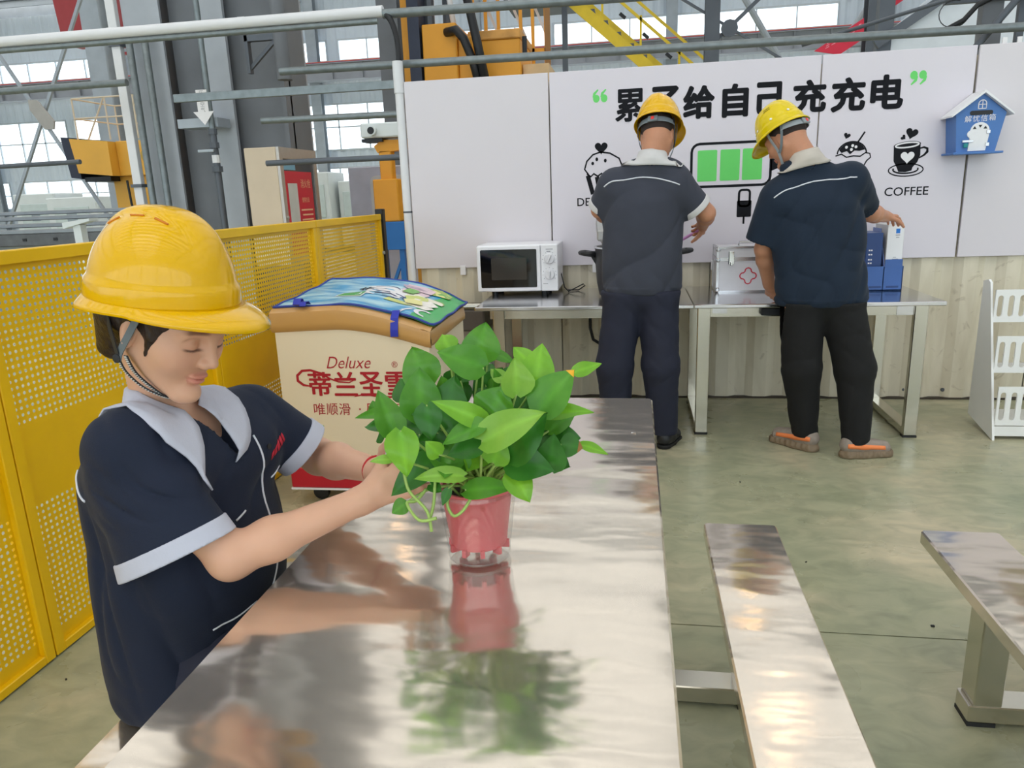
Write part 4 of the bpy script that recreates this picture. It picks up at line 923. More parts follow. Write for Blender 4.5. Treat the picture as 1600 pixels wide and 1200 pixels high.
# quilted cover lying on the lid
cv = thing('freezer_cover', 'blue and green printed quilted cover lying over the freezer lid', 'cover', (-1.61, 3.10, 0)); cv.rotation_euler = (0, 0, .02)
def cover_z(x, y):
    u = x/W_; return ztop(max(0, min(W_, x)))+.098+.006*math.sin(x*21+y*9)*math.sin(y*13)+.045*(1-u)*max(0, y/D_-.1)-.03*max(0, u-.86)**1*7*.25+.01*max(0, y/D_-.5)-.012*max(0, u-.9)*10*(y/D_)
def cov(u, v):
    x = -.01+u*(W_+.03)-.04*v*0; y = .035+v*(D_+.0); x -= .05*(1-u)*v*0
    return (x, y, cover_z(x, y))
def covmat():
    m = bpy.data.materials.new('printed_cover'); m.use_nodes = True; nt = m.node_tree; nn = nt.nodes; L = nt.links; b = nn['Principled BSDF']; b.inputs['Roughness'].default_value = .32
    tc = nn.new('ShaderNodeTexCoord'); sp = nn.new('ShaderNodeSeparateXYZ'); L.new(tc.outputs['Object'], sp.inputs[0])
    nz = nn.new('ShaderNodeTexNoise'); nz.inputs['Scale'].default_value = 5; nz.inputs['Detail'].default_value = 5
    mp = nn.new('ShaderNodeMapping'); mp.inputs['Scale'].default_value = (1, 3, 1); L.new(tc.outputs['Object'], mp.inputs[0]); L.new(mp.outputs[0], nz.inputs['Vector'])
    sk = nn.new('ShaderNodeValToRGB'); e = sk.color_ramp.elements; e[0].position, e[0].color = .38, lin((30, 150, 205)); e[1].position, e[1].color = .68, lin((190, 228, 238)); L.new(nz.outputs['Fac'], sk.inputs[0])
    ad = nn.new('ShaderNodeMath'); ad.operation = 'MULTIPLY_ADD'; L.new(nz.outputs['Fac'], ad.inputs[0]); ad.inputs[1].default_value = .10; L.new(sp.outputs[0], ad.inputs[2])
    st = nn.new('ShaderNodeValToRGB'); st.color_ramp.interpolation = 'CONSTANT'; e = st.color_ramp.elements; e[0].position, e[0].color = 0, (0, 0, 0, 1); e[1].position, e[1].color = .665, (1, 1, 1, 1); L.new(ad.outputs[0], st.inputs[0])
    mx = nn.new('ShaderNodeMix'); mx.data_type = 'RGBA'; L.new(st.outputs[0], mx.inputs[0]); L.new(sk.outputs[0], mx.inputs[6]); mx.inputs[7].default_value = lin((60, 176, 88)); L.new(mx.outputs[2], b.inputs['Base Color'])
    return m
M_cov = covmat()
mb = MB(); mb.grid(cov, 40, 30); sh = mb.obj('quilt', M_cov, cv, smooth=True)
sd = sh.modifiers.new('thickness', 'SOLIDIFY'); sd.thickness = .008
M_bind = mat('blue_binding', (44, 66, 150), .5)
edge = [cov(i/40, 0) for i in range(41)]+[cov(1, j/30) for j in range(1, 31)]+[cov(1-i/40, 1) for i in range(1, 41)]+[cov(0, 1-j/30) for j in range(1, 30)]
MB().tube(edge, .006, 6, closed=True).obj('binding', M_bind, cv, smooth=True)
M_str = mat('blue_strap', (36, 48, 170), .4)
def strap(x, pts, w=.035):
    mb = MB()
    for i in range(len(pts)-1):
        (y0, z0), (y1, z1) = pts[i], pts[i+1]; mb.add([(x, y0, z0), (x+w, y0, z0), (x+w, y1, z1), (x, y1, z1), (x, y0-.002, z0+.001), (x+w, y0-.002, z0+.001), (x+w, y1-.002, z1+.001), (x, y1-.002, z1+.001)], [(0, 1, 2, 3), (4, 5, 6, 7), (0, 1, 5, 4), (2, 3, 7, 6), (1, 2, 6, 5), (0, 3, 7, 4)])
    mb.obj('strap', M_str, cv)
zz = cover_z(.55, .04); strap(.55, [(.06, zz+.006), (.03, zz+.008), (-.005, zz-.02), (-.022, zz-.07), (-.024, zz-.10)])
zz = cover_z(.1, .04); strap(.10, [(.05, zz+.004), (.04, zz+.03), (.02, zz+.035), (.0, zz+.01), (.015, zz+.002)]); strap(.135, [(.05, zz+.004), (.03, zz+.02), (.0, zz+.022), (-.01, zz+.004)], .03)
def on_cover(fn, name, m, lift=.0025):
    mb = MB(); fn(mb); mb.v = [(v[0], v[2], cover_z(v[0], v[2])+lift) for v in mb.v]; mb.obj(name, m, cv, fix=False)
on_cover(lambda q: poly(q, [(.2, .25), (.33, .25), (.33, .37), (.2, .37)]), 'logo_border', M_white)
on_cover(lambda q: poly(q, [(.208, .262), (.322, .262), (.322, .358), (.208, .358)]), 'logo_box', mat('logo_green', (66, 160, 74), .4), .004)
on_cover(lambda q: (stroke(q, [(.225, .30), (.25, .33), (.27, .29), (.27, .335)], .012), stroke(q, [(.29, .28), (.31, .30), (.305, .33), (.285, .335)], .012)), 'logo_mark', M_white, .0055)
M_pb = mat('print_navy', (48, 58, 120), .4)
def bubbles(q):
    for x, z, a, b2 in ((.36, .42, .06, .05), (.40, .50, .07, .05), (.46, .44, .05, .06), (.33, .52, .05, .04), (.40, .36, .09, .05), (.50, .54, .04, .04)): poly(q, ell(x, z, a, b2, n=16))
on_cover(bubbles, 'lettering_cloud', M_white)
def word(q):
    tmp = MB(); text_into(tmp, '牛', (.30, 0, .44), (0, 0, 1), (-1, 0, 0), .09, .07, .02); q.v += tmp.v; q.f += tmp.f
on_cover(word, 'lettering', M_ink, .0045)
on_cover(lambda q: [stroke(q, [(.37, .34), (.43, .40), (.47, .37)], .014), stroke(q, [(.36, .40), (.42, .43)], .012), stroke(q, [(.41, .33), (.47, .33)], .008), stroke(q, ell(.42, .37, .085, .06, -1.4, 1.2, 12), .008), stroke(q, ell(.38, .5, .07, .05, .2, 2.6, 12), .006)], 'blue_strokes', M_pb, .0045)
on_cover(lambda q: stroke(q, ell(.66, .16, .035, .06, 1.2, 5.0, 14), .022), 'white_curl', M_white)
on_cover(lambda q: stroke(q, [(.565, .06), (.575, .12), (.60, .17)], .016), 'white_streak', M_white)
cols = [(240, 236, 215), (206, 214, 120), (170, 190, 96), (228, 200, 210), (245, 240, 230), (196, 170, 190), (232, 226, 150), (120, 180, 90)]
rnd = random.Random(3)
for k in range(16):
    x, z = rnd.uniform(.50, .66), rnd.uniform(.26, .7); w, h, a = rnd.uniform(.03, .075), rnd.uniform(.02, .07), rnd.uniform(-.5, .5)
    c = cols[k % 8]
    pts = [(x+p*w*math.cos(a)-r_*h*math.sin(a), z+p*w*math.sin(a)+r_*h*math.cos(a)) for p, r_ in ((-1, -1), (.8, -1), (1, .3), (.2, 1), (-1, .7))]
    pts = [(min(.68, p), min(.75, max(.05, r_))) for p, r_ in pts]
    on_cover(lambda q: poly(q, pts), 'carton_print', mat('carton_%d' % (k % 8), c, .4), .003+.0004*k)
# ------------------------------------------------------------------ pothos in a pink pot inside a clear outer pot
def leaf_mat(name, c, c2):
    m = mat(name, c, .27, 0, 0, 22, col2=c2, spec=.45); nt = m.node_tree; n = nt.nodes; L = nt.links; b = n['Principled BSDF']
    src = b.inputs['Base Color'].links[0].from_socket
    at = n.new('ShaderNodeAttribute'); at.attribute_name = 'rib'
    mx = n.new('ShaderNodeMix'); mx.data_type = 'RGBA'; mx.blend_type = 'MULTIPLY'; mx.inputs[0].default_value = 1; L.new(src, mx.inputs[6]); L.new(at.outputs['Color'], mx.inputs[7]); L.new(mx.outputs[2], b.inputs['Base Color'])
    t = n.new('ShaderNodeBsdfTranslucent'); L.new(mx.outputs[2], t.inputs[0]); x = n.new('ShaderNodeMixShader'); x.inputs[0].default_value = .28
    L.new(b.outputs[0], x.inputs[1]); L.new(t.outputs[0], x.inputs[2]); L.new(x.outputs[0], n['Material Output'].inputs[0]); return m
LM = [leaf_mat('leaf_dark', (64, 128, 44), (48, 108, 36)), leaf_mat('leaf_mid', (98, 160, 54), (76, 140, 44)), leaf_mat('leaf_bright', (134, 192, 56), (112, 172, 46)), leaf_mat('leaf_pale', (150, 196, 82), (128, 180, 66))]
M_stem = mat('stem_green', (156, 186, 96), .4, 0, .1, 20)
LEAVES = [(-0.284,1.155,0.930,-0.193,1.140,0.944,0.035,1,0.15), (-0.245,1.130,1.030,-0.136,1.110,1.086,0.052,3,0.20), (-0.212,1.160,0.994,-0.138,1.150,1.073,0.058,0,0.20), (-0.244,1.160,1.052,-0.327,1.130,1.097,0.031,2,0.35), (-0.239,1.180,1.058,-0.214,1.190,1.107,0.061,1,0.20), (-0.331,1.210,1.025,-0.311,1.240,1.113,0.070,0,0.10), (-0.369,1.200,1.044,-0.374,1.230,1.132,0.060,1,0.10), (-0.364,1.240,1.098,-0.398,1.270,1.159,0.059,1,0.10), (-0.259,1.230,1.130,-0.335,1.210,1.162,0.050,1,0.20), (-0.274,1.270,1.133,-0.265,1.300,1.198,0.056,1,0.10), (-0.196,1.190,1.092,-0.198,1.200,1.155,0.051,3,0.10), (-0.169,1.240,1.098,-0.159,1.270,1.164,0.048,2,0.10), (-0.161,1.200,1.060,-0.099,1.220,1.128,0.060,1,0.15), (-0.104,1.260,1.113,-0.056,1.280,1.125,0.023,2,0.20), (-0.148,1.220,1.047,-0.067,1.220,1.053,0.026,2,0.40), (-0.148,1.240,1.012,-0.101,1.260,1.039,0.036,1,0.20), (-0.141,1.190,0.959,-0.133,1.190,1.024,0.043,0,0.10), (-0.124,1.220,0.994,-0.087,1.220,0.988,0.036,0,0.20), (-0.094,1.250,0.984,-0.045,1.270,0.959,0.016,2,0.30), (-0.212,1.170,0.983,-0.132,1.170,0.964,0.050,0,0.25), (-0.205,1.160,0.964,-0.171,1.140,0.918,0.041,2,0.20), (-0.234,1.155,0.983,-0.215,1.160,1.026,0.040,2,0.10), (-0.250,1.150,1.015,-0.309,1.140,0.999,0.040,0,0.20), (-0.243,1.140,1.054,-0.314,1.130,1.021,0.034,1,0.25), (-0.380,1.120,1.048,-0.368,1.100,0.975,0.045,2,0.20), (-0.424,1.220,1.006,-0.458,1.240,1.085,0.044,1,0.20), (-0.441,1.250,1.040,-0.515,1.260,1.025,0.019,1,0.20), (-0.454,1.280,1.003,-0.513,1.300,0.995,0.027,0,0.20), (-0.283,1.140,0.962,-0.364,1.120,0.963,0.026,3,0.40), (-0.340,1.170,0.984,-0.417,1.150,0.918,0.043,0,0.15), (-0.397,1.170,0.897,-0.422,1.160,0.881,0.025,1,0.10), (-0.395,1.110,1.001,-0.431,1.100,1.000,0.014,3,0.40), (-0.320,1.130,1.004,-0.339,1.120,1.031,0.026,2,0.20), (-0.264,1.300,1.144,-0.212,1.290,1.122,0.022,1,0.20), (-0.184,1.280,1.124,-0.216,1.300,1.152,0.030,2,0.10), (-0.345,1.150,0.942,-0.322,1.140,0.932,0.019,0,0.10), (-0.317,1.300,1.088,-0.299,1.330,1.121,0.040,0,0.10), (-0.252,1.270,1.082,-0.236,1.290,1.116,0.039,0,0.10), (-0.227,1.240,1.103,-0.250,1.250,1.123,0.024,3,0.10), (-0.345,1.160,1.081,-0.337,1.150,1.021,0.038,0,0.10), (-0.414,1.270,1.058,-0.430,1.290,1.095,0.039,0,0.10), (-0.203,1.240,1.050,-0.175,1.260,1.062,0.036,0,0.10), (-0.283,1.240,1.049,-0.298,1.220,1.019,0.040,0,0.10), (-0.191,1.230,0.989,-0.164,1.220,0.957,0.045,0,0.10), (-0.326,1.270,1.049,-0.358,1.290,1.076,0.044,0,0.10), (-0.337,1.300,1.148,-0.352,1.320,1.172,0.035,2,0.10), (-0.335,1.310,1.137,-0.334,1.330,1.161,0.030,1,0.10), (-0.452,1.240,1.000,-0.473,1.250,0.982,0.019,0,0.20), (-0.137,1.270,1.019,-0.113,1.290,1.013,0.029,0,0.20), (-0.330,1.190,0.960,-0.355,1.170,0.971,0.032,0,0.20), (-0.227,1.220,1.029,-0.190,1.200,1.018,0.051,0,0.10), (-0.295,1.200,0.998,-0.312,1.190,0.965,0.032,0,0.10), (-0.374,1.200,1.015,-0.360,1.190,0.982,0.035,0,0.10), (-0.249,1.250,1.056,-0.279,1.270,1.082,0.043,0,0.10), (-0.474,1.270,1.029,-0.485,1.280,1.054,0.022,1,0.20), (-0.310,1.140,0.939,-0.320,1.130,0.912,0.014,0,0.10), (-0.342,1.340,1.068,-0.330,1.360,1.097,0.041,0,0.10), (-0.225,1.330,1.081,-0.209,1.350,1.104,0.041,0,0.10), (-0.408,1.330,1.065,-0.421,1.350,1.094,0.041,0,0.10), (-0.288,1.360,1.073,-0.271,1.380,1.102,0.042,0,0.10), (-0.170,1.310,0.991,-0.148,1.330,1.014,0.040,0,0.10)]
VINES =  [[(-0.383, 1.13, 0.968), (-0.373, 1.12, 0.941), (-0.342, 1.11, 0.911), (-0.333, 1.1, 0.878)], [(-0.337, 1.17, 0.972), (-0.335, 1.15, 0.953), (-0.335, 1.13, 0.916), (-0.34, 1.12, 0.893)], [(-0.308, 1.15, 0.935), (-0.314, 1.14, 0.912), (-0.303, 1.135, 0.892), (-0.287, 1.14, 0.9), (-0.275, 1.15, 0.918)], [(-0.352, 1.15, 0.934), (-0.365, 1.13, 0.92), (-0.379, 1.12, 0.919), (-0.353, 1.1, 0.898), (-0.323, 1.1, 0.903)]]
PC = Vector((-.29, 1.265, .75))
pl = thing('potted_pothos', 'leafy green pothos in a pink pot with clear outer pot on the table', 'plant', PC)
M_pink = mat('pink_plastic', (222, 108, 112), .4, 0, .03, 8)
M_clear = glass_mat('clear_plastic', (.93, .93, .93, 1), .10)
MB().lathe([(0, .036), (.050, .036), (.053, .034), (.0665, .140), (.069, .143), (.069, .148), (.064, .148), (.058, .12)], n=40, cap=False).obj('inner_pot', M_pink, pl, ang=40)
mb = MB()
for k in range(10):
    a = 2*PI*k/10; mb.box((.05*math.cos(a), .05*math.sin(a), .030), (.016, .008, .014), 0, Matrix.Rotation(a, 3, 'Z'))
mb.obj('pot_feet', M_pink, pl)
mb = MB(); mb.lathe([(0, .003), (.052, .003), (.057, .006), (.0605, .03), (.0735, .135), (.0765, .138), (.0765, .146), (.0745, .146), (.0745, .139), (.0715, .137)], n=48, cap=False); mb.obj('clear_pot', M_clear, pl, ang=40)
MB().lathe([(.0575, .006), (.0595, .008), (.0605, .012), (.058, .012)], n=48, cap=False).obj('clear_foot_ring', M_clear, pl, smooth=True)
MB().lathe([(0, .135), (.063, .13)], n=24).obj('soil', mat('soil', (52, 40, 30), .9, 0, .3, 60, .5, 200), pl)
rl = random.Random(11); rq = random.Random(23)
for _ in range(46):
    a, e_, rr_ = rq.uniform(0, 2*PI), rq.uniform(-.35, 1.2), rq.uniform(.6, 1.0)
    d_ = Vector((math.cos(a)*math.cos(e_), math.sin(a)*math.cos(e_), math.sin(e_))); c_ = Vector((-.285, 1.28, .985))+Vector((d_.x*.165, d_.y*.13, d_.z*.115))*rr_
    t_ = (d_+Vector((rq.uniform(-.6, .6), rq.uniform(-.6, .6), rq.uniform(-.3, .5)))).normalized()*rq.uniform(.05, .085)
    LEAVES.append((c_.x-t_.x*.5, c_.y-t_.y*.5, c_.z-t_.z*.5, c_.x+t_.x*.5, c_.y+t_.y*.5, c_.z+t_.z*.5, rq.uniform(.03, .05), rq.choice((0, 0, 1, 1, 2)), .15))
camv = Vector((0, 0, CAM_H))
M_tip = mat('dry_tip', (236, 176, 40), .5); M_brn = mat('dry_brown', (150, 104, 50), .6)
for hue_i, (bx_, by_, bz_, tx_, ty_, tz_, w_, hue, droop) in enumerate(LEAVES):
    b, t = Vector((bx_, by_, bz_)), Vector((tx_, ty_, tz_)); ax = t-b; Ln = ax.length; axn = ax.normalized()
    out_ = Vector((b.x-PC.x, b.y-PC.y, 0)); 
    nrm = (camv-b).normalized()*.62+Vector((0, 0, .5))+out_.normalized()*.18+Vector((rl.uniform(-.3, .3), rl.uniform(-.2, .2), rl.uniform(-.2, .2)))
    sd_ = axn.cross(nrm).normalized(); nr = sd_.cross(axn).normalized()
    if nr.dot(nrm) < 0: nr = -nr
    w_ *= 1.28; NU, NV = 9, 6; V = []; rib = []; fold = rl.uniform(.12, .3); wav = rl.uniform(-.05, .05); tw = rl.uniform(-.25, .25)
    for i in range(NU+1):
        u = i/NU; f = max(0.0, math.sin(PI*min(1, u**.58)))**.85 if 0 < u < 1 else (0.25 if u == 0 else 0)
        f = max(f, .05 if u < 1 else 0)
        for j in range(NV+1):
            v = j/NV*2-1; back = -.10*Ln*abs(v)**1.2*max(0, 1-u*3.5)
            p = b+axn*(u*Ln+back)+sd_*(v*f*w_/2)+nr*(fold*abs(v)*f*w_/2*.8+droop*Ln*(u*(1-u))*1.0-droop*Ln*.0+wav*w_*math.sin(u*9+v*2)+tw*v*f*w_*.3*u)
            V.append(p-PC); rib.append(1.22 if abs(v) < .05 else 1.0)
    F_ = [(i*(NV+1)+j, i*(NV+1)+j+1, (i+1)*(NV+1)+j+1, (i+1)*(NV+1)+j) for i in range(NU) for j in range(NV)]
    mb = MB(); mb.add(V, F_); o = mb.obj('leaf', LM[hue], pl, smooth=True, fix=False)
    ca = o.data.color_attributes.new('rib', 'FLOAT_COLOR', 'POINT'); ca.data.foreach_set('color', [c for r_ in rib for c in (r_, r_, r_*.95, 1)])
    if hue_i in (12, 17):
        base_ = 8 if hue_i == 12 else 7; tv = [p+nr*.0012 for p in V[base_*(NV+1):]]; tf_ = [(i*(NV+1)+j, i*(NV+1)+j+1, (i+1)*(NV+1)+j+1, (i+1)*(NV+1)+j) for i in range(NU-base_) for j in range(NV)]
        mb = MB(); mb.add(tv, tf_); mb.obj('dry_tip', M_tip if hue_i == 12 else M_brn, o, smooth=True, fix=False)
    # petiole from the soil up to the blade
    s0 = Vector((PC.x+rl.uniform(-.03, .03), PC.y+rl.uniform(-.03, .03), PC.z+.132))
    mid = (s0+b)/2+Vector((out_.x*.1, out_.y*.1, .03 if b.z > .95 else .045))
    pts = [s0*(1-q)**2+mid*2*q*(1-q)+b*q*q for q in [k/7 for k in range(8)]]
    MB().tube([p-PC for p in pts], [.0026]*5+[.0022, .002, .0018], 6).obj('petiole', M_stem, pl, smooth=True)
for v in VINES:
    P_ = [Vector(q)-PC for q in v]; pts = []
    for i in range(len(P_)-1):
        a0, a1, a2, a3 = P_[max(0, i-1)], P_[i], P_[i+1], P_[min(len(P_)-1, i+2)]
        for k in range(5):
            q = k/5; pts.append(.5*((2*a1)+(a2-a0)*q+(2*a0-5*a1+4*a2-a3)*q*q+(3*a1-a0-3*a2+a3)*q**3))
    pts.append(P_[-1]); MB().tube(pts, .0028, 6).obj('trailing_stem', M_stem, pl, smooth=True)
# ------------------------------------------------------------------ organic bodies: smooth distance fields turned into meshes
class SDF:
    def __init__(s): s.ops = []
    def rc(s, a, b, r1, r2, k=.02, op='u', sc=None):
        """round cone from a to b; sc = (axis vector, factor) flattens it along that axis"""
        a, b = np.array(a, float), np.array(b, float); S = None
        if sc is not None:
            ax = np.array(sc[0], float); ax /= np.linalg.norm(ax); S = np.eye(3)+(1/sc[1]-1)*np.outer(ax, ax); mid = (a+b)/2
            a = mid+S@(a-mid); b = mid+S@(b-mid); S = (S, mid, min(1.0, sc[1]))
        s.ops.append(('rc', a, b, r1, r2, k, op, S)); return s
    def el(s, c, r, R=None, k=.02, op='u'):
        s.ops.append(('el', np.array(c, float), np.array(r, float), None if R is None else np.array(R, float), 0, k, op, None)); return s
    def prim(s, o, P):
        q = SDF(); q.ops = [o]; return q(P)
    def culled(s, ctr, dc, rad):
        """per block centre: the primitives that can matter inside that block"""
        E = np.stack([s.prim(o, ctr) for o in s.ops]); kk = np.array([o[5] for o in s.ops])[:, None]; isu = np.array([o[6] == 'u' for o in s.ops])[:, None]
        f = np.array([(1.6 if (o[7] is not None or o[0] == 'el') else 1.0) for o in s.ops])[:, None]
        return np.where(isu, E < dc[None]+2*rad*f+kk*1.5, E < rad*2*f+kk*1.5)
    def __call__(s, P):
        d = None
        for t, a, b, r1, r2, k, op, S in s.ops:
            if t == 'rc':
                Q = P if S is None else (P-S[1])@S[0].T+S[1]
                ba = b-a; l2 = max(1e-9, ba@ba); pa = Q-a; h = np.clip(pa@ba/l2, 0, 1)
                e = np.linalg.norm(pa-h[:, None]*ba, axis=1)-(r1+(r2-r1)*h)
                if S is not None: e = e*S[2] if S[2] < 1 else e
            else:
                q = P-a
                if r1 is not None: q = q@r1.T
                k0 = np.linalg.norm(q/b, axis=1); k1 = np.linalg.norm(q/(b*b), axis=1)+1e-9; e = k0*(k0-1)/k1
            if d is None: d = e
            elif op == 'u':
                h = np.clip(.5+.5*(e-d)/k, 0, 1); d = e*(1-h)+d*h-k*h*(1-h)
            elif op == 's':
                h = np.clip(.5-.5*(d+e)/k, 0, 1); d = d*(1-h)-e*h+k*h*(1-h)
            elif op == 'i':
                h = np.clip(.5-.5*(e-d)/k, 0, 1); d = e*(1-h)+d*h+k*h*(1-h)
        return d
def extract(fn, lo, hi, h, B=10):
    lo, hi = np.array(lo, float), np.array(hi, float); nb = np.ceil((hi-lo)/(h*B)).astype(int); n = nb*B+1
    D = np.empty(n, np.float32)
    bi = np.stack(np.meshgrid(*[np.arange(q) for q in nb], indexing='ij'), -1).reshape(-1, 3)
    dc = fn(lo+(bi+.5)*B*h); act = np.abs(dc) < B*h*.87*1.25+.008; cull = fn.culled(lo+(bi+.5)*B*h, dc, B*h*.87) if isinstance(fn, SDF) else None
    off = np.stack(np.meshgrid(*[np.arange(B+1)]*3, indexing='ij'), -1).reshape(-1, 3)
    for b, v in zip(bi[~act], dc[~act]):
        D[b[0]*B:(b[0]+1)*B+1, b[1]*B:(b[1]+1)*B+1, b[2]*B:(b[2]+1)*B+1] = v
    A = bi[act]
    if cull is not None:
        for b, m in zip(A, cull[:, act].T):
            q = SDF(); q.ops = [o for o, t in zip(fn.ops, m) if t]
            if not q.ops or q.ops[0][6] != 'u': q = fn
            D[b[0]*B:(b[0]+1)*B+1, b[1]*B:(b[1]+1)*B+1, b[2]*B:(b[2]+1)*B+1] = q(lo+(b*B+off)*h).reshape(B+1, B+1, B+1)
        A = A[:0]
    for i in range(0, len(A), 60):
        ch = A[i:i+60]; idx = (ch[:, None]*B+off[None]).reshape(-1, 3); v = fn(lo+idx*h).reshape(len(ch), B+1, B+1, B+1)
        for b, w in zip(ch, v): D[b[0]*B:(b[0]+1)*B+1, b[1]*B:(b[1]+1)*B+1, b[2]*B:(b[2]+1)*B+1] = w
    s = D < 0
    c = np.zeros(n-1, np.int8)
    for x in (0, 1):
        for y in (0, 1):
            for z in (0, 1): c += s[x:n[0]-1+x, y:n[1]-1+y, z:n[2]-1+z]
    cells = np.argwhere((c > 0) & (c < 8)); vid = np.full(n-1, -1, np.int32); vid[tuple(cells.T)] = np.arange(len(cells))
    acc = np.zeros((len(cells), 3)); cnt = np.zeros(len(cells))
    cor = [(x, y, z) for x in (0, 1) for y in (0, 1) for z in (0, 1)]
    for i, a in enumerate(cor):
        for b in cor[i+1:]:
            if sum(abs(p-q) for p, q in zip(a, b)) != 1: continue
            da = D[tuple((cells+a).T)]; db = D[tuple((cells+b).T)]; m = (da < 0) != (db < 0)
            t = np.where(m, da/np.where(m, da-db, 1), 0); p = np.array(a)+t[:, None]*(np.array(b)-np.array(a)); acc[m] += p[m]; cnt[m] += 1
    V = lo+(cells+acc/cnt[:, None])*h; F = []
    for ax in range(3):
        o1, o2 = [np.eye(3, dtype=int)[(ax+1) % 3], np.eye(3, dtype=int)[(ax+2) % 3]]
        sl = [slice(None)]*3; sl[ax] = slice(0, -1); s0 = s[tuple(sl)]; sl[ax] = slice(1, None); s1 = s[tuple(sl)]
        e = np.argwhere(s0 != s1); ok = (e[:, (ax+1) % 3] > 0) & (e[:, (ax+2) % 3] > 0) & (e[:, (ax+1) % 3] < n[(ax+1) % 3]-1) & (e[:, (ax+2) % 3] < n[(ax+2) % 3]-1); e = e[ok]
        q = np.stack([vid[tuple((e-o1-o2).T)], vid[tuple((e-o2).T)], vid[tuple(e.T)], vid[tuple((e-o1).T)]], 1)
        fl = s0[tuple(e.T)]; q[~fl] = q[~fl][:, ::-1]; F.append(q)
    F = np.concatenate(F); return V, F[(F >= 0).all(1)]
def np_obj(name, parts, m, parent=None, tint=None, org=None):
    """parts: list of (V, F); joins them into one smooth mesh object"""
    o = 0; VV = []; FF = []
    for V, F in parts: VV.append(V); FF.append(F+o); o += len(V)
    V = np.concatenate(VV); F = np.concatenate(FF).astype(np.int32)
    O = np.zeros(3) if org is None else np.array(org, float)
    me = bpy.data.meshes.new(name); me.vertices.add(len(V)); me.vertices.foreach_set('co', (V-O).astype(np.float32).ravel())
    me.loops.add(F.size); me.loops.foreach_set('vertex_index', F.ravel()); me.polygons.add(len(F)); me.polygons.foreach_set('loop_start', np.arange(0, F.size, 4, dtype=np.int32))
    me.update(calc_edges=True); me.validate(); me.shade_smooth()
    if tint is not None:
        c = np.ones((len(V), 4), np.float32); c[:, :3] = tint(V); ca = me.color_attributes.new('tint', 'FLOAT_COLOR', 'POINT'); ca.data.foreach_set('color', c.ravel())
    ob = bpy.data.objects.new(name, me); COL.objects.link(ob); me.materials.append(m)
    if parent is not None: ob.parent = parent
    elif org is not None: ob.location = O
    return ob
def project(fn, P, off=0.0, it=8):
    P = np.array(P, float)
    for _ in range(it):
        d = fn(P); e = 1e-3; g = np.stack([(fn(P+np.eye(3)[i]*e)-fn(P-np.eye(3)[i]*e))/(2*e) for i in range(3)], 1); g /= np.linalg.norm(g, axis=1)[:, None]+1e-9
        P = P-g*(d-off)[:, None]*.9
    return P, g
def smooth_line(pts, m=6):
    P = [np.array(p, float) for p in pts]; out = []
    for i in range(len(P)-1):
        a0, a1, a2, a3 = P[max(0, i-1)], P[i], P[i+1], P[min(len(P)-1, i+2)]
        for k in range(m): q = k/m; out.append(.5*((2*a1)+(a2-a0)*q+(2*a0-5*a1+4*a2-a3)*q*q+(3*a1-a0-3*a2+a3)*q**3))
    out.append(P[-1]); return np.array(out)
def folds(seed, amp, fr, dirs):
    """ridged cloth folds: list of main directions across which the folds repeat"""
    rg = np.random.RandomState(seed); K = []
    for d in dirs:
        d = np.array(d, float); d /= np.linalg.norm(d)
        for _ in range(2): K.append((d*fr*rg.uniform(.6, 1.4), rg.uniform(0, 6.28), rg.normal(size=3)*fr*.45, rg.uniform(0, 6.28), rg.normal(size=3)*fr*.3, rg.uniform(0, 6.28)))
    def f(P):
        s = 0
        for k, ph, q, p2, g, p3 in K: s = s+(1-np.abs(np.sin(P@k+ph+1.1*np.sin(P@q+p2))))**2*(.5+.5*np.sin(P@g+p3))
        return amp*(s/len(K)-.2)*2
    return f
def frame_from(fwd, upv):
    f = np.array(fwd, float); f /= np.linalg.norm(f); u = np.array(upv, float); u -= f*(u@f); u /= np.linalg.norm(u); l = np.cross(u, f)
    return np.stack([f, l, u], 1)          # columns: forward, left, up
def head_sdf(S, C, R, s=1.0, female=True, part='all'):
    W = lambda p: C+R@(np.array(p)*s)
    E = lambda c, r, k=.02, op='u': S.el(W(c), np.array(r)*s, R.T, k*s, op)
    Q = lambda a, b, r1, r2, k=.02, op='u': S.rc(W(a), W(b), r1*s, r2*s, k*s, op)
    E((-.012, 0, .035), (.098, .076, .092)); E((.028, 0, -.03), (.066, .060, .085), .04)
    jw = .047 if female else .056
    for y in (-1, 1):
        Q((-.004, y*jw, -.052), (.068, y*.014, -.108), .017, .0155, .022); E((.058, y*.036, -.032), (.030, .027, .03), .03)
        Q((.088, y*.012, .014), (.078, y*.045, .016), .010, .010, .022)
    E((.082, 0, -.107), (.017, .018, .015), .022)
    Q((.094, 0, .004), (.111, 0, -.034), .0065, .0095, .016); 
    for y in (-1, 1):
        E((.102, y*.0105, -.039), (.0105, .008, .008), .007)
        E((.096, y*.033, -.004), (.016, .018, .011), .012, 's'); E((.0755, y*.032, -.006), (.0165, .0175, .0145), .005)
        E((-.006, y*.075, -.016), (.016, .0078, .027), .008); E((.002, y*.083, -.014), (.0085, .005, .0145), .006, 's'); E((-.004, y*.076, -.038), (.008, .006, .009), .006)
    E((.0905, 0, -.0665), (.011, .020, .0052), .006); E((.0885, 0, -.0765), (.011, .017, .006), .006); E((.105, 0, -.0715), (.012, .024, .0010), .0025, 's')
    return S
